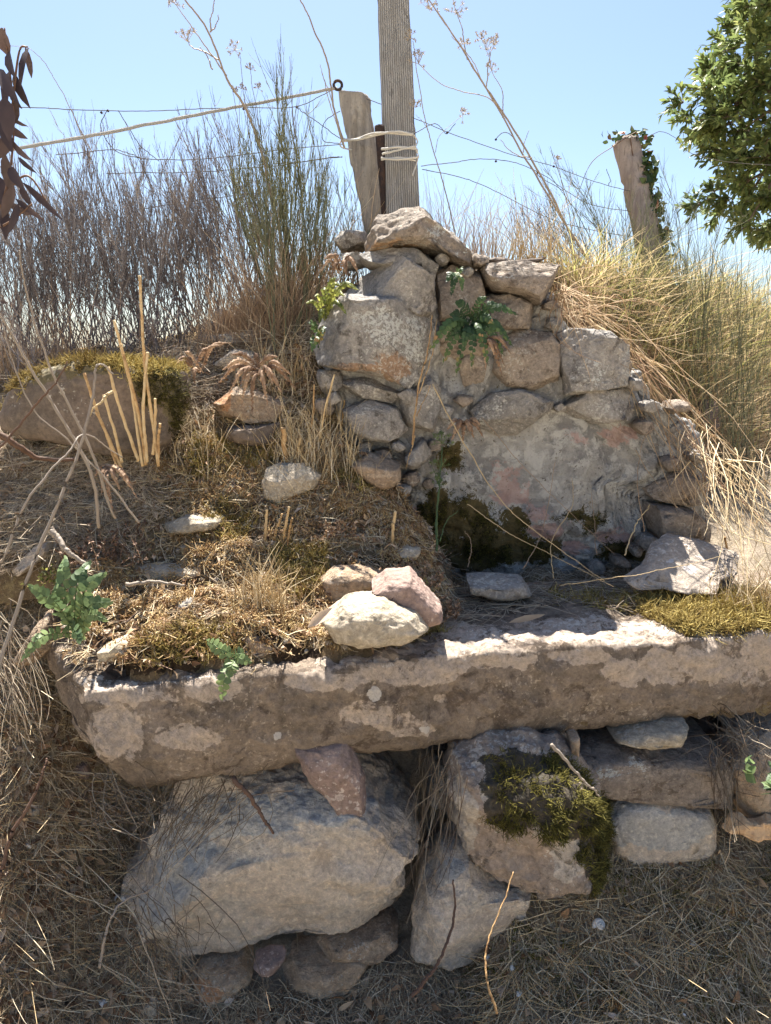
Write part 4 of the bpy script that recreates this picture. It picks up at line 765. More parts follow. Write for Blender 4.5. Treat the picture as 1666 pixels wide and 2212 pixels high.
# ------------------------------------------------------------------ broom shrubs on the bank
def shrub(name, base, top, w_, D, n, mat, label, group, r=.0022, sub=7, sub2=3, spread=26, gap=.35, kb=.12):
    B = W(*base, D); g = look(TB, np.array([B[0]]), np.array([B[1]]))[0]; B[2] = min(B[2], g) - .01; Tp = W(*top, D); H = np.linalg.norm(Tp - B); pw = w_ / F0 * D
    t = empty(name, tuple(B), label, 'shrub', group)
    N = n; root = B + np.stack([rng.normal(size=N) * spread / F0 * D, rng.normal(size=N) * .05, np.zeros(N)], 1); root[:, 2] = look(TB, root[:, 0], root[:, 1]) - .01
    tipx = rng.uniform(-1, 1, N); L = rng.uniform(.62, 1.0, N) * (1 - .3 * tipx ** 2)
    tip = B + (Tp - B) * L[:, None] + np.stack([tipx * pw * .5, rng.normal(size=N) * pw * .25, np.zeros(N)], 1)
    mid = root * .5 + tip * .5 + np.stack([(root[:, 0] - B[0]) + tipx * pw * .14, np.zeros(N), -np.zeros(N)], 1) + rng.normal(size=(N, 3)) * .022
    K = 12; s = np.linspace(0, 1, K)[None, :, None]
    P = root[:, None] * (1 - s) ** 2 + 2 * mid[:, None] * s * (1 - s) + tip[:, None] * s ** 2; P = P + np.cumsum(rng.normal(size=P.shape) * .0022, 1)
    tint = np.clip(rng.normal(.4, .2, N), 0, 1); strands('stems', [curves_mesh(P, taper(rng.uniform(.7, 1.3, N) * r, N, K, .35), 3, tint)], mat, t)
    def twig(P, m, lo, hi, la, lb, ang, rr):
        N, K, _ = P.shape; T = unit(np.gradient(P, axis=1)); i = rng.integers(0, N, N * m); u = rng.uniform(lo, hi, N * m) * (K - 1); k = np.minimum(u.astype(int), K - 2); f = (u - k)[:, None]
        p = P[i, k] * (1 - f) + P[i, k + 1] * f; d = unit(T[i, k] + rng.normal(size=p.shape) * ang); L = rng.uniform(la, lb, len(p)) * H * (1.15 - u / K * .6)
        bd = T[i, k] * (L * .35)[:, None] + np.array([0, 0, 1.0]) * (L * kb)[:, None]
        Q = strand_pts(p, d, L * .8, bd, 6, .0012); return Q, curves_mesh(Q, taper(rng.uniform(.6, 1.1, len(p)) * rr, len(p), 6, .4), 3, np.clip(rng.normal(.5, .25, len(p)), 0, 1))
    Q, m1 = twig(P, sub, gap, .97, .10, .26, .30, r * .62); parts = [m1]
    if sub2: Q2, m2_ = twig(Q, sub2, .3, .95, .04, .09, .4, r * .42); parts.append(m2_)
    strands('twigs', parts, mat, t); return t
GB = 'dead broom bushes along the left bank'
LEFT_UP = 55
for i, (b, tp_, w_, D, n, lab, mt) in enumerate([
    ((20, 800), (-30, 360), 190, 2.05, 34, 'dark bare broom bush at the far left edge', M_BROOM),
    ((110, 790), (60, 330), 180, 2.15, 40, 'dark broom bush second from the left edge', M_BROOM),
    ((200, 780), (150, 350), 170, 2.1, 40, 'tall brown broom bush behind the upright slab', M_BROOM),
    ((290, 770), (225, 325), 170, 2.2, 40, 'brown broom bush leaning left below the fence tape', M_BROOM),
    ((375, 750), (310, 350), 170, 2.15, 42, 'brown broom bush between the upright slab and the stone pile', M_BROOM),
    ((450, 720), (395, 340), 150, 2.2, 36, 'brown broom bush just left of the small stone pile', M_BROOM),
    ((545, 700), (455, 270), 150, 2.15, 40, 'reddish brown broom bush leaning against the green one', M_BROOM)]):
    shrub('broom_shrub', b, (tp_[0] - 25 + 12 * (i % 3), tp_[1] - [30, 60, 20, 70, 35, 10, 40][i]), w_ * 1.25, D, n + 6, mt, lab, GB, .0019, 8, 4, 30, .25)
for i, (b, tp_, w_, D, n, lab) in enumerate([((60, 850), (10, 620), 190, 1.85, 26, 'low dark broom in front at the left edge'), ((300, 790), (320, 620), 240, 1.95, 30, 'low twiggy broom behind the moss-topped slab'), ((500, 700), (520, 540), 200, 2.0, 26, 'low twiggy broom above the small stone pile')]):
    shrub('broom_shrub', b, tp_, w_, D, n, M_BROOM, lab, GB, .0016, 6, 2)
shrub('green_broom_shrub', (625, 740), (590, 165), 190, 1.98, 46, M_GBROOM, 'big green broom bush with upright twigs reaching over the fence tape', None, .0018, 8, 3, 20, .25)
shrub('green_broom_shrub', (640, 720), (665, 200), 110, 2.0, 22, M_GBROOM, 'slender green broom with tall bare tips right of the big green broom', None, .0015, 5, 2, 14, .3)
shrub('green_broom_shrub', (745, 560), (715, 340), 110, 2.12, 26, M_GBROOM, 'small green broom at the foot of the square post', None, .0015, 7, 2, 16, .2)
GR = 'broom bushes on the right slope'
for b, tp_, w_, D, n, lab, mt in [((1440, 680), (1420, 330), 130, 2.6, 22, 'green broom bush growing round the ivy-capped post', M_GBROOM), ((1540, 700), (1545, 420), 150, 2.4, 20, 'green broom bush between the ivy-capped post and the tree', M_GBROOM),
    ((1650, 720), (1640, 430), 170, 2.3, 22, 'green broom bush in front of the tree at the right edge', M_GBROOM), ((1290, 660), (1180, 330), 150, 2.5, 24, 'thin bare broom bush leaning left beyond the dark curled slab', M_GBROOM), ((1200, 600), (1100, 400), 130, 2.4, 16, 'sparse brown broom bush behind the top right wall stone', M_BROOM)]:
    shrub('broom_shrub', b, tp_, w_, D, n, mt, lab, GR, .0016, 7, 2, 24, .15)

# ------------------------------------------------------------------ tall dead umbel stalks
def stalk(label, pts, r, branches=(), umb=(), mat=None, group='tall dead umbel stalks', name='dead_stalk'):
    mat = mat or M_DEADSTALK; root = W(*pts[0]); t = empty(name, tuple(root), label, 'dead plant', group)
    strands('stem', [tube([W(*q) for q in pts], r, r * .45, 60, 6, .0006, .35)], mat, t)
    for b in branches: strands('branch', [tube([W(*q) for q in b], r * .5, r * .25, 30, 4, .0006, .45)], mat, t)
    if umb:
        for (X, Y, D, s) in umb:
            parts = []; c = W(X, Y, D); m = 12; d = unit(rng.normal(size=(m, 3)) * .7 + [0, 0, .8]); L = rng.uniform(.6, 1, m) * s; Q = strand_pts(np.repeat(c[None], m, 0), d, L, None, 4); parts.append(curves_mesh(Q, taper(.0006, m, 4, .8), 3, rng.uniform(.6, 1, m)))
            e = Q[:, -1]; k = 7; ee = np.repeat(e, k, 0); dd = unit(rng.normal(size=ee.shape) + [0, 0, .5]); Q = strand_pts(ee, dd, np.full(len(ee), s * .22), None, 3); parts.append(curves_mesh(Q, taper(.0006, len(ee), 3, 1.3), 3, rng.uniform(.5, 1, len(ee))))
            strands('umbel', parts, mat, t)
stalk('thick dead stalk leaning from the big green broom to the top left', [(600, 480, 2.0), (545, 270, 1.95), (490, 165, 1.9), (455, 70, 1.85), (395, -10, 1.8)], .0036,
      [[(490, 165, 1.9), (430, 80, 1.88), (370, 0, 1.85)], [(455, 70, 1.85), (459, 30, 1.84), (463, -10, 1.84)], [(455, 70, 1.85), (468, 50, 1.85), (475, 30, 1.85)], [(475, 130, 1.9), (440, 112, 1.9), (412, 105, 1.9), (405, 92, 1.9)], [(460, 150, 1.9), (436, 104, 1.9)]], [(405, 90, 1.9, .03), (372, 5, 1.85, .03), (508, 108, 1.9, .02), (378, -5, 1.85, .02)])
stalk('long thin dead stem bending over the sky left of the square post', [(745, 320, 2.0), (720, 230, 1.98), (700, 130, 1.95), (670, 55, 1.9), (636, -10, 1.85)], .0030, [[(742, 300, 2.0), (725, 240, 1.98), (710, 190, 1.95), (697, 150, 1.95)], [(735, 290, 2.0), (712, 210, 1.97), (693, 135, 1.94)]])
stalk('arching dead fennel stem rising from the right slope to the top edge', [(1240, 520, 2.2), (1180, 400, 2.15), (1100, 262, 2.1), (1040, 175, 2.05), (985, 90, 2.0), (920, -5, 1.95)], .0030,
      [[(1100, 262, 2.1), (1060, 215, 2.08), (1000, 200, 2.06), (950, 180, 2.05), (905, 140, 2.05)], [(1040, 175, 2.05), (1010, 120, 2.03), (975, 75, 2.02)], [(1050, 190, 2.05), (1060, 130, 2.04), (1070, 100, 2.04)], [(1010, 130, 2.02), (1000, 60, 2.0), (985, 30, 2.0)], [(1150, 340, 2.12), (1110, 330, 2.12), (1085, 300, 2.12)]],
      [(905, 138, 2.05, .03), (1070, 98, 2.04, .025), (985, 28, 2.0, .03), (930, 20, 1.98, .03), (1040, 85, 2.04, .02), (1000, 95, 2.0, .02)])
stalk('second dead fennel stem running beside the arching one', [(1270, 560, 2.25), (1170, 400, 2.2), (1085, 255, 2.15), (1020, 150, 2.1), (975, 80, 2.05), (935, 20, 2.0)], .0028, [[(1085, 255, 2.15), (1085, 200, 2.13), (1060, 160, 2.12), (1050, 110, 2.12)], [(1130, 330, 2.17), (1145, 280, 2.16)]], [(1050, 108, 2.12, .025), (1062, 150, 2.12, .02)])
stalk('straight dead stem just right of the grooved plank', [(985, 520, 2.1), (960, 400, 2.1), (925, 280, 2.08), (895, 130, 2.05), (885, 80, 2.05)], .0018, [[(940, 330, 2.1), (955, 290, 2.1), (1000, 250, 2.1)], [(925, 280, 2.08), (900, 250, 2.08)]], [(885, 80, 2.05, .02), (1000, 248, 2.1, .02), (898, 232, 2.08, .02)])
stalk('dead wild carrot stem with one round dark head against the sky', [(1240, 560, 2.3), (1230, 450, 2.3), (1215, 380, 2.3), (1205, 345, 2.3)], .0014, (), [(1205, 345, 2.3, .014)])
stalk('thin line of a dead stem slanting across the sky at far left', [(200, 330, 1.7), (140, 210, 1.65), (75, 110, 1.6), (20, 98, 1.6)], .0009)
for i, (X0, X1, Y1) in enumerate([(560, 515, 120), (640, 632, 120), (650, 628, 180), (590, 540, 150), (530, 505, 200)]):
    stalk(['bare thin twig tip rising furthest left out of the green broom', 'tallest bare twig tip above the green broom', 'bare twig close beside the tallest twig tip', 'pale thin stem with tiny umbels above the green broom', 'short pale stem near the fence tape'][i], [(X0, 420, 2.0), ((X0 + X1) / 2, 300, 2.0), (X1, Y1, 1.98)], .0014, [[((X0 + X1) / 2, 300, 2.0), (X1 + 12, 230, 2.0), (X1 + 18, 190, 2.0)]], [(X1, Y1, 1.98, .014), (X1 + 18, 190, 2, .012)] if i > 2 else (), M_BROOM)
# ------------------------------------------------------------------ ground cover
def lying(P, T, Lr, r, seg=5, up=.25, bend=.3, tint=None, flat=False, wig=.002, lift=.002, bias=None):
    """straws lying on the surface: they follow it loosely"""
    N = len(P); d = rng.normal(size=(N, 3)); d[:, 2] = np.abs(rng.normal(size=N)) * up
    if bias is not None: d += np.array(bias)
    d = unit(d); L = rng.uniform(*Lr, N); b = rng.normal(size=(N, 3)) * (L * bend)[:, None]; b[:, 2] = -np.abs(b[:, 2]) * .6
    Q = strand_pts(P - d * (L * .35)[:, None], d, L, b, seg, wig); z = look(T, Q[..., 0].ravel(), Q[..., 1].ravel()).reshape(Q.shape[:2])
    Q[..., 2] = np.maximum(Q[..., 2], z + lift + rng.uniform(0, .010, N)[:, None])
    return curves_mesh(Q, taper(rng.uniform(.6, 1.3, N) * r, N, seg, .5), 3, tint, flat)
def tufts(P, m, Lr, r, spread=.8, up=1.0, normal=None, tint=None, seg=4, jit=.004, bend=.35, flat=False):
    N = len(P); root = np.repeat(P, m, 0) + rng.normal(size=(N * m, 3)) * jit; n_ = np.repeat(normal, m, 0) if normal is not None else np.array([0, 0, 1.0])
    d = unit(rng.normal(size=root.shape) * spread + n_ * up); L = rng.uniform(*Lr, N * m); Q = strand_pts(root, d, L, rng.normal(size=root.shape) * (L * bend)[:, None], seg)
    tt = np.repeat(np.clip(rng.normal(.5, .2, N) if tint is None else tint, 0, 1), m) + rng.normal(size=N * m) * .12
    return curves_mesh(Q, taper(r, N * m, seg, .3), 3, tt, flat)
def stuff(name, parts, mat, label):
    o = strands(name, parts, mat); return tag(o, label, name.replace('_', ' '), kind='stuff')
MOUND = [(150, 1440), (130, 1300), (90, 1220), (0, 1180), (0, 960), (240, 990), (400, 950), (440, 850), (520, 740), (640, 700), (700, 800), (740, 960), (840, 1000), (900, 1080), (960, 1200), (1000, 1260), (985, 1350), (900, 1400), (700, 1410), (560, 1450), (400, 1460), (250, 1462)]
CORE = [(160, 1430), (180, 1260), (330, 1150), (330, 1010), (480, 960), (780, 980), (880, 1090), (960, 1250), (960, 1360), (700, 1400), (550, 1430), (300, 1440)]
SOILP = [(230, 1330), (640, 1330), (700, 1420), (540, 1460), (250, 1465), (180, 1400)]
def thin(P, keep=.15): X, Y = PX(P); s_ = inpoly(X, Y, SOILP); return P[~s_ | (rng.uniform(0, 1, len(P)) < keep)]
P = thin(scatter(MOUND, 3800, TB)); stuff('straw_litter', [lying(P, TB, (.012, .065), .0009, 5, .12, .3)], M_STRAW, 'sunlit dry straw scattered over the mossy mound on the slab')
P = scatter(MOUND, 420, TB); stuff('broken_straw', [lying(P, TB, (.03, .09), .0014, 5, .35, .12)], M_STRAW, 'thicker pale broken straw ends lying on the mound')
P = scatter(MOUND, 160, TB); stuff('fine_twigs', [lying(P, TB, (.02, .08), .0016, 6, .4, .4)], M_TWIG, 'short dark twigs lying on the mound')
P = thin(scatter(MOUND, 5000, TB), .3); stuff('grass_thatch', [lying(P, TB, (.008, .03), .0008, 4, .35, .7)], M_GREYSTRAW, 'short greyish dead grass matted over the mound')
P = scatter(CORE, 1900, TB); P = P[fbm(P * 9, 2) > -.2]
stuff('dry_moss', [tufts(P, 24, (.004, .010), .0013, .9, .9, jit=.007)], M_MOUNDMOSS, 'dry golden-brown moss cushions covering the mound')
P = np.vstack([scatter([(590, 1190), (700, 1190), (720, 1260), (640, 1310), (590, 1260)], 130, TB), scatter([(700, 1040), (820, 980), (860, 1010), (780, 1080)], 60, TB), scatter([(420, 960), (640, 960), (600, 1010), (400, 1050)], 90, TB), scatter([(450, 1100), (560, 1120), (520, 1180), (440, 1170)], 60, TB), scatter([(300, 1380), (520, 1370), (500, 1440), (330, 1440)], 70, TB), scatter([(880, 1370), (980, 1350), (960, 1400), (880, 1400)], 20, TB)])
stuff('yellow_moss', [tufts(P, 30, (.007, .017), .0013, .9, 1.0, jit=.006)], M_MOSS, 'bright yellow-green moss patches on the sunlit mound')
# rusty litter: dead fern bits and leaves
P = np.vstack([scatter([(650, 1080), (900, 1020), (1000, 1260), (900, 1250), (780, 1180)], 500, TB), scatter([(400, 780), (640, 720), (680, 860), (500, 860)], 700, TB), scatter([(690, 560), (780, 545), (780, 620), (660, 620)], 250, TB), scatter(MOUND, 2600, TB)]); N = len(P)
stuff('leaf_litter', [leaves(P + [0, 0, .005], unit(rng.normal(size=(N, 3)) * [1, 1, .5]), unit(rng.normal(size=(N, 3)) * .6 + [0, 0, 1]), rng.uniform(.008, .026, N), rng.uniform(.004, .010, N), curl=.6, fold=.5)], M_LITTER, 'curled rusty dead leaf crumbs lying between moss and stones')
# broom-foot straw on the left bank and behind
LB = [(-60, 1250), (-60, 780), (200, 770), (420, 740), (560, 700), (660, 600), (760, 560), (720, 700), (640, 760), (420, 900), (390, 800), (0, 830), (0, 960), (100, 980), (330, 1000), (330, 1150), (120, 1220)]
P = scatter(LB, 4600, TB); stuff('bank_straw', [lying(P, TB, (.03, .12), .0010, 5, .4, .45)], M_GREYSTRAW, 'tangled grey-brown dead grass on the left bank below the broom')
P = scatter([(-60, 800), (420, 790), (640, 620), (740, 560), (740, 620), (600, 760), (430, 800), (300, 790), (0, 830)], 1700, TB)
stuff('dead_grass', [tufts(P, 3, (.06, .20), .0009, .35, 1.0, jit=.01, bend=.25, seg=5)], M_REDGRASS, 'reddish dead grass standing between the broom stems')
# right slope
RS = [(1205, 620), (1290, 600), (1500, 610), (1740, 600), (1740, 1220), (1640, 1240), (1570, 1090), (1500, 940), (1380, 770), (1230, 690)]
P = scatter(RS, 8200, TB, 1.5); X, Y = PX(P); up_ = ss(1050, 700, Y)
k = rng.uniform(0, 1, len(P)) < .30 + .65 * up_
Pk = P[k]; N = len(Pk); hgt = rng.uniform(.06, .22, N) * (1 - .35 * ss(900, 1150, PX(Pk)[1])); d = rng.normal(size=(N, 3)) * .34 + [-.02, 0, 1]
stuff('slope_grass', [curves_mesh(strand_pts(Pk, d, hgt, np.stack([rng.normal(size=N) * .07, rng.normal(size=N) * .05, -np.abs(rng.normal(size=N)) * .05], 1), 6), taper(rng.uniform(.0011, .0026, N), N, 6, .2), 3, np.clip(rng.normal(.5, .25, N) + .3 * ss(800, 1100, PX(Pk)[1]), 0, 1), True)], M_YGRASS, 'yellow-green and golden grass blades on the right slope')
Pk = scatter(RS, 8200, TB, 1.5); stuff('slope_straw', [lying(Pk, TB, (.02, .12), .0010, 5, .9, .6)], M_SLOPESTRAW, 'fallen golden straw matted over the right slope')
P = scatter([(1210, 640), (1500, 600), (1740, 600), (1740, 800), (1400, 760)], 1500, TB, 1.7); stuff('reed_grass', [tufts(P, 1, (.08, .28), .0009, .30, 1.0, jit=.02, bend=.18, seg=6)], M_GBROOM, 'thin grey-green stems standing along the crest of the right slope')
P = scatter([(1500, 900), (1740, 800), (1740, 1250), (1640, 1240), (1540, 1050)], 1600, TB); stuff('red_straw', [lying(P, TB, (.02, .08), .0010, 5, 1.0, .6)], M_REDGRASS, 'pinkish dry tangle low on the right slope')
# tufts of dry grass against the sky: countable things
def grass_tuft(label, X, Y, D, n, Lr, w_, mat, lean=(0, 0), r=.0010, group='dry grass tufts along the wall top', cat='grass tuft'):
    c = W(X, Y, D); root = c + np.stack([rng.normal(size=n) * w_, rng.normal(size=n) * w_ * .6, np.zeros(n)], 1); root[:, 2] = look(TS, root[:, 0], root[:, 1]) if lean is not None and Y > 0 else c[2]
    root[:, 2] = np.minimum(root[:, 2], c[2] + .02); d = rng.normal(size=(n, 3)) * .22 + [lean[0], lean[1], 1]; L = rng.uniform(*Lr, n)
    Q = strand_pts(root, d, L, np.stack([rng.normal(size=n) * .22, rng.normal(size=n) * .15, -np.abs(rng.normal(size=n)) * .12], 1) * L[:, None], 7, .001)
    o = strands('grass_tuft', [curves_mesh(Q, taper(rng.uniform(.6, 1.3, n) * r, n, 7, .3), 3, None)], mat, None, c); return tag(o, label, cat, group)
for l, X, Y, D, n, Lr, w_, mt, ln in [('reddish dry grass tuft just right of the grooved plank', 950, 545, 2.12, 110, (.10, .28), .035, M_REDGRASS, (.02, 0)), ('pinkish dry grass tuft behind the capstone slope', 1030, 550, 2.15, 120, (.08, .26), .04, M_REDGRASS, (0, 0)),
    ('pale dry grass tuft behind the gap between the top wall stones', 1095, 555, 2.18, 100, (.08, .24), .04, M_STRAW, (.05, 0)), ('dry grass tuft rising behind the dark curled slab', 1170, 560, 2.2, 90, (.10, .28), .04, M_STRAW, (-.1, 0)),
    ('dry grass tuft at the top of the right slope beside the wall', 1240, 600, 2.2, 110, (.10, .28), .05, M_REDGRASS, (-.1, 0)), ('dry grass tuft between the square post and the green broom', 700, 540, 2.1, 60, (.1, .3), .03, M_STRAW, (.1, 0)),
    ('long straw tuft at the foot of the square post', 775, 530, 2.05, 50, (.1, .35), .03, M_REDGRASS, (-.05, 0))]: grass_tuft(l, X, Y, D, n, Lr, w_, mt, ln)
# hanging bundle of dry grass at the right of the wall and straws sliding down the wall end
def bundle(label, A, B, n, sA, sB, r, mat, sag=.03, name='dry_grass_bundle', cat='dry grass', K=8, group=None):
    A, B = W(*A), W(*B); a = A + rng.normal(size=(n, 3)) * sA; b = B + rng.normal(size=(n, 3)) * sB; t = np.linspace(0, 1, K)[None, :, None]; m = (a + b) / 2 + rng.normal(size=(n, 3)) * sag
    L = rng.uniform(.35, 1.1, n)[:, None, None]; t = t * L; Q = a[:, None] * (1 - t) ** 2 + 2 * m[:, None] * t * (1 - t) + b[:, None] * t ** 2 + np.cumsum(rng.normal(size=(n, K, 3)), 1) * .0022
    o = strands(name, [curves_mesh(Q, taper(rng.uniform(.6, 1.3, n) * r, n, K, .5), 3)], mat, None, A); return tag(o, label, cat, group)
bundle('fan of dry grass hanging from the top right stone down the wall corner', (1215, 625, 1.80), (1230, 730, 1.74), 50, .012, .045, .0009, M_SLOPESTRAW, .05)
bundle('straw mass sliding down behind the two square wall stones', (1240, 660, 1.86), (1420, 800, 1.83), 60, .03, .06, .0009, M_SLOPESTRAW, .08)
bundle('long straws sloping down along the right end of the wall', (1360, 760, 1.85), (1560, 1120, 1.72), 34, .04, .09, .0010, M_SLOPESTRAW, .10)
bundle('upright straws at the wall right end above the flat pale stone', (1500, 940, 1.80), (1590, 1190, 1.62), 44, .04, .06, .0011, M_SLOPESTRAW, .07)
bundle('bright dry stems in the corner beside the flat pale stone', (1570, 1000, 1.70), (1640, 1230, 1.52), 60, .045, .06, .0013, M_STRAW, .06)
stalk('thick pale dead cane lying diagonally above the right end of the wall', [(1268, 690, 1.98), (1340, 735, 1.93), (1450, 795, 1.86)], .006, mat=M_STRAW, group='dead canes', name='cane')
stalk('thinner cane parallel under the thick pale cane', [(1350, 770, 1.90), (1420, 850, 1.86), (1520, 930, 1.80), (1570, 960, 1.78)], .0035, mat=M_STRAW, group='dead canes', name='cane')
# ------------------------------------------------------------------ moss on stones
def on_faces(nm, n, cond):
    V, F, at = ROCKS[nm]; c = V[F].mean(1); nr = np.cross(V[F[:, 1]] - V[F[:, 0]], V[F[:, 2]] - V[F[:, 0]]); ar = np.linalg.norm(nr, axis=1); nr /= ar[:, None] + 1e-12
    w_ = ar * cond(c, nr, at, F); i = rng.choice(len(F), n, p=w_ / w_.sum()); u = rng.dirichlet([1, 1, 1], n); return (V[F[i]] * u[..., None]).sum(1), nr[i]
p_, n_ = on_faces('upright_slab', 750, lambda c, n, at, F: (n[:, 2] > .62) * (c[:, 1] < 1.72) * (fbm(c * 14, 2) > -.35)); tl = .3 + .4 * ss(-.66, -.52, p_[:, 0])
strands('moss_rim', [tufts(p_, 12, (.006, .018), .0012, .8, .8, n_, tint=tl + rng.normal(size=len(p_)) * .12, jit=.004)], M_MOSS, disc)
X, Y = PX(ROCKS['upright_slab'][0]); p_, n_ = on_faces('upright_slab', 260, lambda c, n, at, F: at['pa'][F].mean(1) * (n[:, 1] < 0) * (PX(c)[0] > 300))
strands('dark_moss', [tufts(p_, 12, (.003, .008), .0011, .9, .9, n_, jit=.004, tint=rng.normal(.25, .15, len(p_)))], M_GMOSS, disc)
p_, n_ = on_faces(mossb.name, 2300, lambda c, n, at, F: (at['pb'][F].mean(1) > .45) * (n[:, 1] < .3) * np.clip(fbm(c * 26, 3) * 3 + .55, .04, 1) * np.clip((PX(c)[0] - 1040) / 120, .08, 1))
g_ = unit(n_ + np.array([.25, -.1, -.2])); strands('moss_cap', [tufts(p_, 6, (.004, .012), .0009, .5, 1.0, g_, jit=.004, seg=5, bend=.5)], M_GMOSS, mossb)
P = np.vstack([scatter([(1370, 1310), (1420, 1290), (1500, 1300), (1700, 1290), (1700, 1365), (1560, 1368), (1480, 1372), (1400, 1345)], 520, TS), scatter([(1180, 1290), (1330, 1280), (1390, 1300), (1370, 1325), (1240, 1318)], 40, TS)]); X, Y = PX(P)
P[:, 2] += rng.uniform(0, .012, len(P)) * ss(1350, 1450, X); stuff('seat_moss', [tufts(P, 24, (.006, .018), .0012, .9, .75, jit=.008, bend=.5, tint=rng.normal(.6, .2, len(P)))], M_MOSS, 'shaggy yellow moss cushion on the right part of the seat')
p_, n_ = on_faces('plaster', 260, lambda c, n, at, F: (n[:, 1] < 0) * (np.hypot(PX(c)[0] - 1470, (PX(c)[1] - 1075) * 1.2) < 45)); strands('moss', [tufts(p_, 16, (.008, .02), .0012, .7, 1, n_ + [0, 0, -.4], jit=.004)], M_MOSS, wall)
p_, n_ = on_faces('plaster', 1300, lambda c, n, at, F: (n[:, 1] < 0) * at['pb'][F].mean(1) ** 2 * (fbm(c * 14, 3) > .0)); strands('moss', [tufts(p_, 12, (.003, .008), .001, .7, 1, n_, jit=.004, tint=rng.normal(.3, .15, len(p_)))], M_GMOSS, wall)
SEATP = [(980, 1270), (1200, 1240), (1420, 1265), (1700, 1260), (1700, 1340), (1400, 1330), (1200, 1310), (1050, 1345), (960, 1360)]
P = scatter(SEATP, 950, TS); stuff('seat_litter', [lying(P, TS, (.02, .13), .0008, 5, .25, .3)], M_GREYSTRAW, 'dead grass and straws lying on the back of the seat')
P = scatter([(930, 1210), (1400, 1220), (1420, 1260), (1000, 1262)], 700, TS); stuff('foot_litter', [lying(P, TS, (.01, .06), .0009, 4, .6, .6)], M_GREYSTRAW, 'brown plant debris heaped along the wall foot')
# long thin stems leaning on the wall
LS = 'thin dead stems leaning across the wall face'
for l, pts, r in [('long pale stem crossing from the fern down to the seat', [(935, 830, 1.66), (1010, 970, 1.62), (1090, 1090, 1.58), (1200, 1180, 1.55), (1310, 1258, 1.52)], .0014), ('fine stem crossing the plaster beside the long pale stem', [(1010, 1090, 1.62), (1130, 1170, 1.57), (1330, 1270, 1.50)], .0010),
    ('thin stem slanting across the plaster from the moss to the seat', [(1040, 900, 1.74), (1130, 1010, 1.66), (1240, 1120, 1.60), (1330, 1200, 1.56)], .0008), ('stem with a bent pale tip over the middle of the plaster', [(1196, 1250, 1.56), (1195, 1180, 1.6), (1240, 1100, 1.64), (1240, 1040, 1.66)], .0011),
    ('brown stem leaning left against the middle of the plaster', [(1130, 1230, 1.60), (1170, 1150, 1.66), (1195, 990, 1.70)], .0012), ('pair of brown stems below the moss patch on the plaster', [(1010, 1225, 1.62), (1020, 1180, 1.64), (1010, 1150, 1.64)], .0014),
    ('orange-brown stem leaning right near the flat pale stone', [(1350, 1200, 1.60), (1380, 1130, 1.64), (1400, 1090, 1.66)], .0018), ('thin stem arching up right of the plaster', [(1390, 1150, 1.66), (1380, 1050, 1.68), (1395, 950, 1.72), (1430, 910, 1.74)], .0010),
    ('dark thin stem hanging down the plaster right of centre', [(1290, 1200, 1.64), (1285, 1130, 1.70), (1280, 1060, 1.75)], .0010), ('thin straw crossing in front of the flat pale stone', [(1210, 1265, 1.5), (1390, 1240, 1.44), (1560, 1205, 1.42)], .0009)]:
    stalk(l, pts, r, mat=M_STRAW if 'pale' in l or 'straw' in l else M_REDGRASS, group=LS, name='dead_grass_stalk')
stalk('forked pair of dry brown stems hanging between the grey block and the fern', [(892, 960, 1.62), (905, 850, 1.64), (928, 760, 1.66), (937, 680, 1.68)], .0028, [[(905, 850, 1.64), (925, 790, 1.65), (940, 745, 1.66), (945, 690, 1.67)], [(895, 940, 1.62), (888, 970, 1.62), (880, 1005, 1.62)], [(900, 900, 1.62), (930, 830, 1.64)]], mat=M_GOLD, group=LS, name='dead_grass_stalk')
stalk('pale green fennel shoot standing against the mossy plaster', [(944, 1190, 1.50), (942, 1120, 1.54), (948, 1040, 1.58), (952, 960, 1.62)], .0028, [[(950, 1170, 1.5), (965, 1130, 1.52), (990, 1100, 1.54)], [(946, 1160, 1.5), (950, 1100, 1.52), (955, 1060, 1.53)], [(948, 1050, 1.57), (930, 1010, 1.58)]], [(955, 958, 1.62, .03), (950, 1010, 1.6, .025), (945, 1045, 1.58, .02)], mat=M_FERN, group=None, name='fennel_shoot')
# ------------------------------------------------------------------ ferns
def frond(P3, w_, mat, parent, name='frond', n=11, tint=.5, r=.0012, face=(0, -1, .4), curl=.3, tips=0):
    """rachis through the points with alternate rounded lobes"""
    C = polyline(P3, 40); T = unit(np.gradient(C, axis=0)); up = unit(np.array(face, float)); parts = [curves_mesh(C[None], np.linspace(r, r * .4, 40)[None], 4, np.array([tint]))]
    ps, ds, Ls, Ws, us = [], [], [], [], []
    for i in range(n * 2):
        u = .10 + .88 * i / (n * 2); k = int(u * 39); s = np.cross(T[k], up); s = s / (np.linalg.norm(s) + 1e-9) * (1 if i % 2 else -1)
        f = math.sin(min(1, u * 2.2 + .25) * math.pi / 2) * (1 - max(0, u - .6) * 1.9) ; ps.append(C[k]); ds.append(s + T[k] * .3 + rng.normal(size=3) * .12); Ls.append(w_ * .5 * max(.25, f) * rng.uniform(.85, 1.15)); us.append(np.cross(ds[-1], T[k]) * (-1 if i % 2 else 1) + rng.normal(size=3) * .15)
    sp = np.linalg.norm(np.diff(C, axis=0), axis=1).sum() / n; N = len(ps); us = np.array(us); us = np.where((us @ up)[:, None] < 0, -us, us)
    parts.append(leaves(np.array(ps), np.array(ds), us, np.array(Ls), np.full(N, sp * .82), np.clip(tint + rng.normal(size=N) * .14 + tips * (np.arange(N) > N * .75), 0, 1), .12, curl, shape=[.55, 1.0, 1.05, .85, .3]))
    return strands(name, parts, mat, parent)
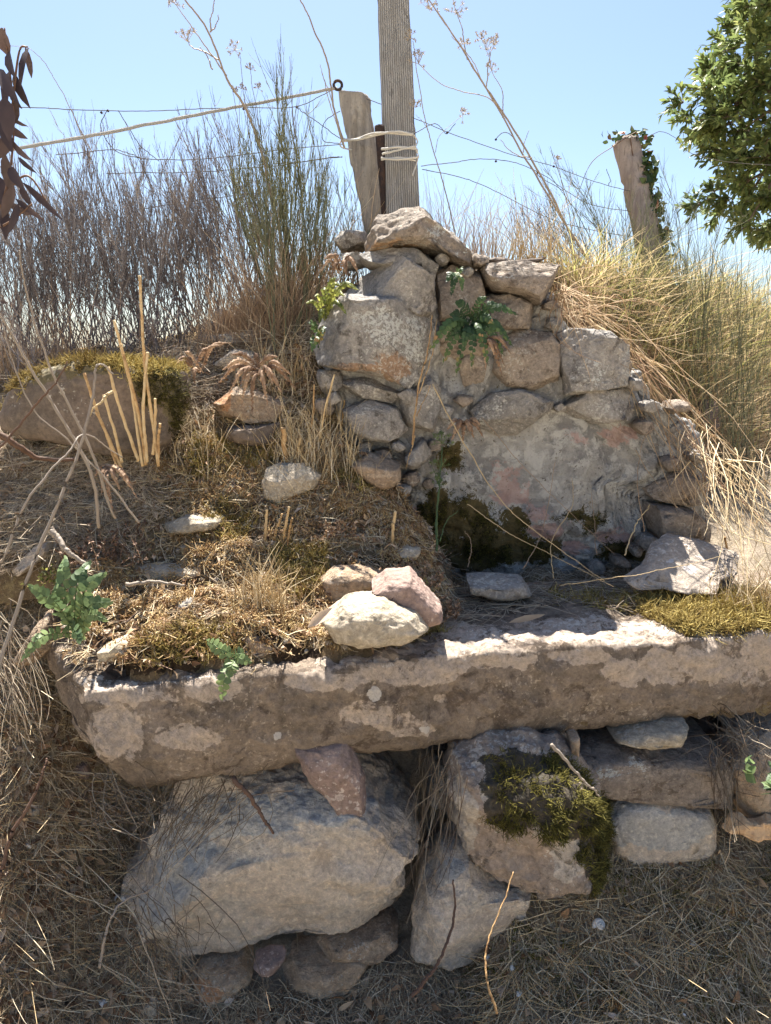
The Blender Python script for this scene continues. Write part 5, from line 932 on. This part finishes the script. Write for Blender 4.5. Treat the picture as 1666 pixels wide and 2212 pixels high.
def fern(label, X, Y, D, ends, mat, w_=.028, group=None, n=11, droop=.25, face=(0, -1, .4), tint=.5, tips=0, cat='fern', name='fern', curl=.3):
    c = W(X, Y, D); t = empty(name, tuple(c), label, cat, group)
    for (ex, ey, ed) in ends:
        e = W(ex, ey, ed); L = np.linalg.norm(e - c); m = (c + e) / 2 + np.array([0, -L * .18, L * droop]); frond([c + rng.normal(size=3) * .006, m, e], w_ * rng.uniform(.8, 1.15), mat, t, n=n, tint=float(np.clip(tint + rng.normal() * .15, 0, 1)), face=face, tips=tips, curl=curl)
    return t
fern('big green fern with rounded lobes at the left in front of the mound', 170, 1370, 1.16, [(140, 1200, 1.19), (60, 1265, 1.14), (105, 1290, 1.10), (230, 1235, 1.16), (195, 1210, 1.18), (245, 1300, 1.12), (45, 1430, 1.06), (235, 1340, 1.10), (175, 1390, 1.08), (120, 1260, 1.16), (205, 1290, 1.13)], M_FERN, .026, n=9, tint=.6, curl=.15)
fern('small green fern trailing over the slab front edge', 500, 1420, 1.11, [(445, 1382, 1.13), (480, 1515, 1.085), (505, 1460, 1.09), (545, 1430, 1.10), (470, 1395, 1.12), (530, 1410, 1.11)], M_FERN, .022, n=6, tint=.75, droop=.12, curl=.15)
E1 = [(960 + 95 * math.cos(a) * q, 730 - 85 * math.sin(a) * q) for a, q in []]
fern('dark green fern rosette growing in the upper wall joint', 1015, 705, 1.72, [(945, 720, 1.67), (925, 760, 1.65), (955, 790, 1.67), (985, 815, 1.67), (1020, 800, 1.65), (1055, 790, 1.65), (1090, 770, 1.67), (1100, 730, 1.68), (1120, 680, 1.69), (1085, 660, 1.70), (1050, 640, 1.70), (985, 650, 1.70), (970, 680, 1.70), (1000, 760, 1.65), (1045, 740, 1.65), (1070, 700, 1.67), (1110, 750, 1.67), (960, 740, 1.67)], M_DFERN, .022, n=12, tint=.4, tips=.3)
fern('rusty dead fern fronds hanging below the dark green fern', 1040, 735, 1.70, [(1090, 790, 1.64), (1070, 770, 1.64), (1105, 765, 1.65), (1050, 800, 1.65), (1085, 810, 1.65)], M_RUST, .011, n=12, curl=.8)
fern('small dark fern in the joint under the capstone', 985, 600, 1.72, [(1000, 630, 1.66), (965, 610, 1.67), (975, 640, 1.67), (1000, 585, 1.68)], M_DFERN, .018, n=9)
fern('yellow-green fern curling beside the upper left wall block', 705, 690, 1.78, [(735, 615, 1.68), (700, 625, 1.68), (680, 640, 1.70), (745, 640, 1.66), (750, 680, 1.66), (690, 700, 1.68), (725, 600, 1.70), (660, 655, 1.72), (775, 625, 1.66)], M_YFERN, .014, n=11, tint=.4, curl=.5)
fern('small green fern sprig in front of the upper left wall block', 690, 740, 1.74, [(670, 700, 1.68), (700, 720, 1.66), (675, 760, 1.66)], M_DFERN, .022, n=8, tint=.8)
fern('curled rusty fern below the grey joint stones of the wall', 1000, 915, 1.74, [(965, 930, 1.68), (975, 955, 1.67), (1000, 960, 1.67), (1025, 950, 1.68), (1040, 920, 1.69), (985, 940, 1.66), (1015, 935, 1.66), (1045, 945, 1.68)], M_RUST, .010, n=14, curl=.9)
fern('big rusty dead fern on top of the overhung brown stone', 560, 800, 1.68, [(495, 850, 1.60), (520, 880, 1.60), (545, 895, 1.60), (580, 880, 1.60), (610, 850, 1.61), (480, 800, 1.62), (500, 765, 1.66), (630, 810, 1.62), (600, 770, 1.66), (550, 760, 1.70), (640, 840, 1.62), (470, 830, 1.62), (590, 830, 1.60), (520, 830, 1.60)], M_RUST, .012, n=16, curl=.9)
fern('dead rusty fern fronds piled above the mound at left centre', 430, 800, 1.76, [(380, 780, 1.70), (400, 760, 1.72), (450, 750, 1.74), (480, 745, 1.74), (420, 830, 1.68), (370, 800, 1.68), (500, 740, 1.76)], M_RUST, .011, n=16, curl=.8)
fern('curled brown fern fronds on the wall left of the boulder', 740, 580, 1.88, [(700, 560, 1.82), (720, 550, 1.84), (760, 560, 1.82), (690, 590, 1.80), (750, 600, 1.78), (775, 590, 1.78), (715, 600, 1.80)], M_RUST, .012, n=14, curl=.9)
fern('brown fern fronds drooping on the left mound beside the cut stalks', 235, 1010, 1.52, [(260, 1060, 1.46), (220, 1070, 1.45), (290, 1050, 1.47), (205, 1030, 1.47), (300, 1080, 1.45), (245, 1110, 1.43)], M_RUST, .010, n=16, curl=.8)
def sprig(label, X, Y, D, n, s, mat, cat='plant', group=None, L=(.004, .009), name='small_plant'):
    c = W(X, Y, D); c[2] = look(TS, c[:1], c[1:2])[0]; t = empty(name, tuple(c), label, cat, group); m = n; d = unit(rng.normal(size=(m, 3)) * .6 + [0, -.1, 1]); Q = strand_pts(c + rng.normal(size=(m, 3)) * [s * .5, s * .4, 0], d, rng.uniform(.4, 1, m) * s, None, 5, .002)
    strands('stems', [curves_mesh(Q, taper(.0008, m, 5), 3)], M_RUST, t); k = 14; i = rng.integers(0, m, m * k); u = rng.integers(1, 5, m * k); pos = Q[i, u]; N = len(pos)
    strands('leaves', [leaves(pos, unit(rng.normal(size=(N, 3)) + [0, 0, .4]), unit(rng.normal(size=(N, 3)) * .6 + [0, -.2, 1]), rng.uniform(*L, N), rng.uniform(*L, N) * .6)], mat, t)
sprig('reddish brown sprig plant with small green leaves by the wall foot', 880, 1190, 1.46, 46, .06, M_RUST); sprig('bright green small-leaved sprigs among the reddish plant', 895, 1215, 1.42, 20, .035, M_YFERN)
sprig('rusty small-leaved plant behind the pink stone', 950, 1240, 1.42, 30, .05, M_RUST); sprig('reddish prostrate plant under the rounded brown stone', 720, 1060, 1.55, 36, .045, M_LITTER)
sprig('green weed between the dark stems at the far left', 120, 1110, 1.40, 14, .05, M_YFERN); sprig('dark twiggy dead plant on the mound left side', 215, 1080, 1.45, 60, .085, M_TWIG)
sprig('small green weed at the right edge beneath the orange stone', 1672, 1870, 1.16, 6, .05, M_FERN, L=(.02, .032))

# ------------------------------------------------------------------ cut golden stalks
CS = 'cut golden stalks on the mound'
def cut(label, X0, Y0, X1, Y1, D, r=.0042, lean=.03):
    r *= .85; h_ = hit([X0], [Y0 + 6], TB, 1.0)[0]; D = D if np.isnan(h_) else min(h_, 1.545 if X0 < 350 else 9); lean = -.02
    a, b = W(X0, Y0, D), W(X1, Y1, D + lean); z = look(TS, a[:1], a[1:2])[0]; m = (a + b) / 2 + rng.normal(size=3) * .025 * np.linalg.norm(b - a)
    V, F, T = tube([a - (b - a) * .06, m, b], r, r * .82, 30, 8, .0003, float(rng.uniform(.35, .8))); V += normals(V, F) * (fbm(V * 90, 2) * r * .25)[:, None]
    o = mesh('cut_stalk', V, F, M_GOLD, None, a, {'tint': T}); tag(o, label, 'plant stalk', CS)
for l, *q in [('tallest golden stalk with a broken top left of the mound centre', 340, 985, 302, 595, 1.52), ('golden stalk with cut end leaning left above the upright slab', 305, 990, 248, 690, 1.50), ('golden stalk beside the tallest one, cut square at mid height', 318, 985, 316, 762, 1.50),
    ('short golden stalk at the right of the tall group', 330, 975, 333, 860, 1.49), ('golden stalk leaning far left from the tall group', 258, 1000, 182, 805, 1.48), ('lower golden stalk leaning left in front of the slab', 250, 1000, 210, 885, 1.47), ('thin golden stalk in the left cluster', 262, 990, 225, 850, 1.49),
    ('golden stalk crossing behind the tall group', 296, 985, 235, 790, 1.53), ('cut stalk with dark joints in the middle of the tall group', 312, 990, 262, 745, 1.51), ('stub of golden stalk in front of the upright slab base', 342, 985, 345, 915, 1.48)]: cut(l, *q)
for l, *q in [('split golden stub standing behind the layered sandstone', 620, 1005, 612, 925, 1.57, .008), ('shorter split stub beside the one behind the layered sandstone', 640, 1000, 650, 945, 1.57, .005), ('upright straw stub left of the mound centre tuft', 572, 1175, 575, 1100, 1.45, .004), ('pale straw stub right of the mound centre tuft', 612, 1180, 622, 1095, 1.45, .0035),
    ('leaning straw stub beside the mound centre tuft', 590, 1180, 610, 1110, 1.44, .0035), ('thin straw stub at the right of the centre tuft', 622, 1190, 630, 1120, 1.44, .003), ('short yellow stub among the green sprigs', 850, 1180, 855, 1105, 1.45, .0045), ('thin golden straw standing right above the rounded brown stone', 735, 930, 745, 865, 1.66, .003),
    ('golden straw leaning beside the sunlit tuft by the wall', 690, 960, 722, 810, 1.68, .003), ('thin straw at the left of the sunlit tuft by the wall', 672, 950, 680, 830, 1.68, .0028), ('bright thin stub right of the mound boulder', 1580, 1240, 1565, 1160, 1.48, .004)]: cut(l, *q)
for l, X, Y, D, n, Lr, w_ in [('bushy dry tuft on the mound centre above the slab', 575, 1300, 1.32, 130, (.04, .13), .03), ('sunlit dry tuft between the dead fern and the wall', 700, 960, 1.66, 170, (.05, .15), .05), ('sunlit tangled tuft left of the rounded brown stone', 640, 930, 1.70, 120, (.04, .12), .05), ('dry tuft left of the dead fern', 430, 950, 1.66, 60, (.04, .11), .04),
    ('dry tuft in the corner under the big green broom', 610, 780, 1.84, 90, (.05, .16), .05), ('straw tuft beside the flat pale stone right end', 1640, 1270, 1.46, 110, (.04, .13), .04), ('straw tuft at the right edge above the moss', 1680, 1220, 1.50, 90, (.05, .15), .04)]:
    grass_tuft(l, X, Y, D, n, Lr, w_, M_STRAW, (0, 0), .0011, 'dry grass tufts on the mound and seat')
# long stems in front at left
FL = 'long stems crossing the left foreground'
for l, pts, r, mt in [('long pale stem slanting down across the upright slab', [(215, 1140, 1.30), (200, 1020, 1.28), (120, 870, 1.25), (70, 790, 1.22), (20, 700, 1.2), (-20, 640, 1.18)], .0032, M_DEADSTALK), ('second pale stem slanting parallel across the upright slab', [(250, 1120, 1.36), (180, 940, 1.33), (110, 800, 1.30), (60, 660, 1.28), (35, 540, 1.26)], .0026, M_DEADSTALK),
    ('thin stem bending down to the right in front of the slab', [(300, 1130, 1.36), (225, 1040, 1.34), (150, 960, 1.32), (60, 870, 1.30), (0, 700, 1.28)], .0020, M_DEADSTALK), ('long brown stem with a hooked top rising across the slab', [(-10, 1470, 1.02), (80, 1200, 1.08), (160, 1000, 1.12), (195, 850, 1.14), (212, 785, 1.15), (245, 800, 1.16)], .0030, M_DEADSTALK),
    ('reddish bare twig rising to the right over the slab left end', [(-10, 980, 1.10), (60, 900, 1.12), (105, 840, 1.12), (138, 780, 1.12)], .0022, M_TWIG), ('straw leaning from the left edge toward the cut stalks', [(-10, 1250, 1.08), (60, 1080, 1.10), (140, 980, 1.15), (185, 940, 1.20), (260, 990, 1.30)], .0022, M_DEADSTALK),
    ('dark branch under the upright slab at the left edge', [(-20, 930, 1.40), (40, 970, 1.42), (100, 1000, 1.46), (180, 1005, 1.50)], .0075, M_TWIG), ('dark red twig pointing at the pebbles below the slab left end', [(0, 1900, .98), (40, 1790, 1.0), (85, 1700, 1.02), (100, 1640, 1.04)], .0035, M_TWIG), ('pale broken stick lying in front of the left fern', [(108, 1140, 1.30), (140, 1190, 1.28), (190, 1230, 1.27)], .0065, M_DEADSTALK),
    ('white broken straw piece in front of the upright slab', [(240, 845, 1.36), (218, 870, 1.34), (195, 905, 1.33)], .003, M_STRAW), ('grey twig lying across the mound above the fern', [(270, 1262, 1.28), (340, 1255, 1.29), (400, 1262, 1.28)], .004, M_DEADSTALK)]:
    stalk(l, pts, r, mat=mt, group=FL, name='long_stalk')
# near branch with drooping dead leaves at the left edge
br = empty('dead_leaf_branch', tuple(W(-30, 420, .8)), 'blurred branch of drooping reddish-brown dead leaves at the upper left edge', 'branch')
B = [[(-60, 560, .8), (10, 420, .8), (30, 260, .8), (10, 60, .8)], [(10, 420, .8), (60, 380, .8), (110, 450, .8)], [(20, 300, .8), (40, 120, .8), (60, 100, .8)], [(-60, 520, .8), (20, 480, .8), (70, 440, .8)]]
for b in B: strands('twig', [tube([W(*q) for q in b], .0014, .0008, 30, 4)], M_TWIG, br)
LV = [(5, 60, 10, 125, 40), (20, 110, 12, 150, 30), (62, 103, 30, 165, 22), (55, 102, 72, 170, 17), (25, 150, -5, 220, 36), (30, 160, 45, 215, 26), (10, 210, 20, 290, 42), (35, 220, 30, 270, 24), (10, 270, 55, 300, 22), (15, 290, 0, 345, 36), (25, 300, 45, 345, 24), (10, 330, 20, 420, 30), (40, 340, 60, 365, 14), (30, 400, 5, 470, 30), (50, 395, 115, 455, 20), (45, 400, 60, 440, 22), (10, 430, 60, 470, 26), (0, 440, 20, 505, 34), (35, 430, 80, 470, 18), (20, 180, 30, 230, 30), (5, 240, 10, 310, 40), (20, 360, 40, 400, 30), (-5, 380, 10, 440, 40), (15, 240, 42, 280, 20), (0, 150, 15, 200, 34), (40, 440, 25, 500, 22), (0, 650, 18, 655, 9)]
for x0, y0, x1, y1, wd in LV:
    a, b = W(x0, y0, .8 + rng.uniform(-.015, .015)), W(x1, y1, .8 + rng.uniform(-.03, .01)); V, F, T = leaves(a[None], (b - a)[None], np.array([[rng.normal() * .5, -1, rng.normal() * .4]]), np.linalg.norm(b - a), wd / F0 * .8 * .72, np.array([rng.uniform(.3, .7)]), .35, .25, [.12, .8, 1.0, .7, .06])
    strands('leaf', [(V, F, T)], M_REDLEAF, br)

# ------------------------------------------------------------------ lower ground: straw, snails, litter
LOW = [(-40, 1240), (90, 1250), (115, 1420), (150, 1560), (200, 1700), (380, 1720), (330, 1800), (280, 1960), (380, 2120), (560, 2170), (860, 2090), (1120, 2040), (1330, 1880), (1550, 1840), (1570, 1780), (1720, 1780), (1720, 2260), (-40, 2260)]
P = scatter(LOW, 9600, TG); stuff('ground_straw', [lying(P, TG, (.015, .09), .0009, 5, .10, .35)], M_LOWSTRAW, 'thick mat of short dead straw on the shaded lower ground')
P = scatter(LOW, 5200, TG); stuff('ground_thatch', [lying(P, TG, (.008, .03), .0009, 4, .15, .5)], M_LOWSTRAW, 'fine crumbled dead grass between the straws of the lower ground')
P = scatter([(1150, 2000), (1350, 1880), (1720, 1840), (1720, 2260), (1000, 2260)], 1100, TG); stuff('long_straw', [lying(P, TG, (.06, .22), .0012, 7, .10, .12)], M_STRAW, 'long yellow straws radiating over the lower right ground')
P = scatter([(-40, 1230), (80, 1230), (160, 1560), (230, 1680), (500, 1680), (330, 1850), (300, 2240), (-40, 2240)], 950, TG); stuff('left_straw', [lying(P, TG, (.06, .2), .0010, 7, .3, .35)], M_STRAW, 'long curved dead grass on the lower left slope')
P = scatter([(1000, 2060), (1350, 1890), (1720, 1850), (1720, 2240), (1000, 2240)], 900, TG); P = P[fbm(P * 7 + 3, 2) > .05]; stuff('ground_moss', [tufts(P, 22, (.004, .010), .001, .9, .9, jit=.006)], M_GMOSS, 'thin dull moss patches on the lower right ground')
P = scatter([(-40, 1480), (180, 1600), (300, 1800), (300, 2240), (-40, 2240)], 1300, TG); P = np.vstack([P, scatter(LOW, 1400, TG)]); N = len(P)
stuff('brown_leaf_litter', [leaves(P + [0, 0, .006], unit(rng.normal(size=(N, 3)) * [1, 1, .4]), unit(rng.normal(size=(N, 3)) * .5 + [0, 0, 1]), rng.uniform(.010, .030, N), rng.uniform(.006, .016, N), curl=.5, fold=.4)], M_LITTER, 'brown leaf fragments lying over the lower ground')
P = scatter(LOW, 1300, TG); N = len(P); S, F_ = ico(1); s = rng.uniform(.0015, .008, N) * rng.uniform(.5, 1, N); V = (P[:, None] + S[None] * s[:, None, None] * rng.uniform(.6, 1.3, (N, 1, 3))); F = (F_[None] + (np.arange(N) * len(S))[:, None, None]).reshape(-1, 3)
o = mesh('grit', V.reshape(-1, 3), F, M_SAND, smooth=False); tag(o, 'pale grit and tiny pebbles in the lower soil', 'grit', kind='stuff')
P = scatter(MOUND, 1100, TB); N = len(P); s = rng.uniform(.0015, .0085, N) * rng.uniform(.4, 1, N); V = (P[:, None] + S[None] * s[:, None, None] * rng.uniform(.6, 1.3, (N, 1, 3))); F = (F_[None] + (np.arange(N) * len(S))[:, None, None]).reshape(-1, 3)
o = mesh('gravel', V.reshape(-1, 3), F, M_WHITE, smooth=False); tag(o, 'grey grit in the dark soil of the mound', 'gravel', kind='stuff')
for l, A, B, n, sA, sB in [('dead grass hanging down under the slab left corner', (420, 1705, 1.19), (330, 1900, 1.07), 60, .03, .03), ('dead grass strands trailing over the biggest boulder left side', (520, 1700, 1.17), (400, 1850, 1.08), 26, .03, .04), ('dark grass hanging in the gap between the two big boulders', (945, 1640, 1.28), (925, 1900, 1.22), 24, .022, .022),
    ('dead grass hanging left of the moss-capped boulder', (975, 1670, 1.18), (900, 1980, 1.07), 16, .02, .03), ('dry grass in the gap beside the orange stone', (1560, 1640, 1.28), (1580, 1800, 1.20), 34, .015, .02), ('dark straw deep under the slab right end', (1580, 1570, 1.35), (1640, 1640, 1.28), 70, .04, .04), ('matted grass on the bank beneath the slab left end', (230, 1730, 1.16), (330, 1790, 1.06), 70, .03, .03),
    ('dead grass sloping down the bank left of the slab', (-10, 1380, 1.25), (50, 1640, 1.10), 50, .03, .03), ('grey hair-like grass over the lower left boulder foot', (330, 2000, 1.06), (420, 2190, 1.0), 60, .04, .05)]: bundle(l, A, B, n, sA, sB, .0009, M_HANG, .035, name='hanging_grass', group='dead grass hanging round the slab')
stalk('bent golden straw standing in front of the angular grey stone', [(1075, 2190, .95), (1050, 2110, .97), (1050, 2040, 1.0), (1075, 1960, 1.03), (1104, 1885, 1.06)], .0020, mat=M_GOLD, group=None, name='straw')
stalk('curved dark stick resting over the angular grey stone', [(890, 2150, 1.02), (940, 2080, 1.05), (975, 1990, 1.10), (978, 1900, 1.13)], .0035, mat=M_TWIG, group=None, name='stick')
stalk('forked dark stick lying on top of the biggest boulder', [(505, 1680, 1.12), (545, 1720, 1.115), (570, 1765, 1.11), (592, 1802, 1.105)], .0045, mat=M_TWIG, group=None, name='stick')
stalk('thin brown root arching at the left of the biggest boulder', [(215, 2090, .98), (235, 2000, 1.0), (270, 1940, 1.02), (330, 1920, 1.05)], .0025, mat=M_DEADSTALK, group=None, name='root')
stalk('pale straight stem lying against the moss-capped boulder', [(1190, 1608, 1.12), (1260, 1680, 1.12), (1300, 1718, 1.13)], .0030, mat=M_DEADSTALK, group=None, name='dead_stalk')
for l, pts in [('long bright straw pointing right across the lower right ground', [(1140, 2045, 1.17), (1300, 2010, 1.18), (1440, 1990, 1.19)]), ('thick yellow straw on the ground left of the cut grass stub', [(1480, 1913, 1.2), (1560, 1940, 1.2), (1666, 1970, 1.2)]), ('yellow straw slanting across the lower right corner', [(1500, 2080, 1.12), (1600, 2150, 1.08), (1666, 2200, 1.05)]), ('pale straw running along the bottom edge', [(870, 2120, 1.06), (1000, 2170, 1.04), (1110, 2215, 1.02)])]:
    q = [W(*a) for a in pts]; h = [hit([a[0]], [a[1]], TG)[0] for a in pts]; stalk(l, [(a[0], a[1], (d_ if not np.isnan(d_) else a[2]) - .004) for a, d_ in zip(pts, h)], .0016, mat=M_STRAW, group='long single straws on the ground', name='straw')
# cut grass stubs on the ground
for l, X, Y in [('cut grass stub below the grey block at right', 1515, 1850), ('cut grass stub in the middle of the lower right ground', 1580, 2000), ('cut grass stub at the bottom edge', 1330, 2200)]:
    D = hit([X], [Y], TG)[0]; grass_tuft(l, X, Y, D, 46, (.015, .035), .009, M_GOLD, (0, -.2), .0016, 'cut grass stubs on the ground')
    grass_tuft(l + ', its fallen blades', X, Y, D, 1, (.05, .08), .002, M_STRAW, (.8, -.4), .001, 'cut grass stubs on the ground') if False else None
rock('broken_wood', [(1556, 1792), (1578, 1782), (1604, 1770), (1640, 1776), (1668, 1766), (1725, 1785), (1722, 1812), (1660, 1806), (1640, 1816), (1600, 1806), (1575, 1802)], 1.235, .035, wood('split_wood', (.58, .40, .24), (.44, .28, .16), (.20, .12, .07)), 'splintered piece of orange wood at the right edge under the orange stone', 'wood piece', sub=5, seed=400, k=.4, nf=7, jag=3, strata=.6)
# snail shells
M_SHELL = NT('snail_shell'); _c = M_SHELL.coord(); _w = M_SHELL.noise(_c, 70, 4, .6); M_SHELL = M_SHELL.done(M_SHELL.mix(M_SHELL.step(_w, .5, .62), (.62, .60, .56), (.42, .36, .31)), M_SHELL.bump(M_SHELL.noise(_c, 400, 3, .6), .3, .001), .5, .4)
def shell():
    n, m = 80, 14; V = []
    for i in range(n):
        u = i / (n - 1); th = u * 2.6 * 2 * math.pi; gR = .10 + .90 * u ** 1.6; r = .42 * gR; Rr = .50 * gR
        c = np.array([Rr * math.cos(th), Rr * math.sin(th), (1 - u ** 1.5) * .75])
        for j in range(m): a = 2 * math.pi * j / m; V.append(c + r * math.cos(a) * np.array([math.cos(th), math.sin(th), 0]) + np.array([0, 0, r * math.sin(a) * .95]))
    V.append(V[0] * 0 + np.array([0, 0, .92])); i = np.arange(n * m).reshape(n, m); F = np.stack([i[:-1], np.roll(i, -1, 1)[:-1], np.roll(i, -1, 1)[1:], i[1:]], -1).reshape(-1, 4); return np.array(V[:-1]), F
SV, SF = shell(); sh0 = None
for k, (l, X, Y, s, rot) in enumerate([('biggest white snail shell lying on the lower right ground', 1292, 2030, 22, (.9, .3, 0)), ('white snail shell behind the bent golden straw', 1055, 2080, 20, (1.2, -.5, 1)), ('snail shell at the left foot of the biggest boulder', 262, 1950, 24, (-.7, .8, 0)), ('small pointed shell touching the shell at the biggest boulder foot', 282, 1925, 15, (.5, 1.0, 2)),
    ('grey snail shell low in the straw below the angular grey stone', 1105, 2118, 14, (1, 1, 1)), ('snail shell near the bottom edge left of centre right ground', 1120, 2168, 14, (.3, .2, 4)), ('small white shell at right near the yellow straw', 1492, 2062, 11, (.2, .9, 2)), ('small white shell at the bottom right', 1475, 2195, 12, (1.2, .1, 3)), ('tiny white shell on the lower left soil', 110, 1792, 11, (.4, .5, 5)),
    ('tiny white shell below the dark red twig', 62, 1862, 13, (1.0, .2, 3)), ('small shell fragment near the left edge bottom', 75, 1985, 9, (.8, .9, 1)), ('white shell among the straw on the right of the seat', 1607, 1278, 11, (.3, .6, 2)), ('tiny shell in the debris along the wall foot', 1062, 1262, 8, (.9, .2, 2)), ('white shell at the very bottom left of centre', 225, 2192, 17, (.7, .3, 2))]):
    T_ = TS if Y < 1400 else TG; D = hit([X], [Y + s * .4], T_)[0]
    if np.isnan(D): continue
    P = W(X, Y, D); sc1 = s / F0 * D * .95; P[2] = look(T_, P[:1], P[1:2])[0] + sc1 * .6
    if sh0 is None: o = sh0 = mesh('snail_shell', SV, SF, M_SHELL)
    else: o = sh0.copy(); col.objects.link(o)
    o.location = P; o.scale = (sc1,) * 3; o.rotation_euler = rot; tag(o, l, 'snail shell', 'empty snail shells')
# pebbles and small stones half sunk in the soil
pebs = [('pinkish', 160, 1672, 26), ('pale', 355, 1690, 18), ('flat white', 195, 1900, 22), ('chalky', 245, 1880, 14), ('long pale', 265, 1915, 12), ('dull', 1395, 2100, 12), ('reddish', 1500, 2105, 16), ('grey', 320, 2190, 18), ('thin white', 115, 2030, 12), ('sandy', 420, 2030, 13), ('rough', 70, 1760, 14), ('round', 1020, 2165, 10)]
for k, (l, X, Y, s) in enumerate(pebs):
    D = hit([X], [Y + s * .5], TG)[0]; a = np.linspace(0, 2 * math.pi, 9)[:-1]; q = rng.uniform(.75, 1.2, 8)
    rock('pebble', [(X + s * 1.2 * math.cos(t) * u, Y + s * .8 * math.sin(t) * u) for t, u in zip(a, q)], D - s / F0 * .7, s / F0 * 2.0, [M_WHITE, M_SAND, M_PINK][k % 3 if l not in ('pinkish', 'reddish') else 2], l + ' pebble half sunk in the soil ' + ('left of the biggest boulder' if X < 500 else 'of the lower right ground'), 'pebble', 'small pebbles in the lower soil', sub=4, seed=300 + k, nf=6)
dl = W(1140, 1302, 1.40); dl[2] = look(TS, dl[:1], dl[1:2])[0] + .006; V, F, T = leaves(dl[None] - [.035, 0, 0], np.array([[1, .12, .1]]), np.array([[0, -.2, 1]]), np.array([.075]), np.array([.022]), np.array([.7]), .3, -.1)
tag(strands('dead_leaf', [(V, F, T)], M_LITTER, None, dl), 'single pinkish dead leaf lying on the seat', 'dead leaf')
a_, b_ = W(665, 1355, 1.175), W(722, 1310, 1.20); V, F, T = leaves(a_[None], (b_ - a_)[None], np.array([[.2, -1, .5]]), np.array([np.linalg.norm(b_ - a_)]), np.array([.018]), np.array([.95]), .6, .2)
tag(strands('dead_leaf', [(V, F, T)], M_LITTER, None, a_), 'pale folded dead leaf left of the pale oval stone', 'dead leaf')
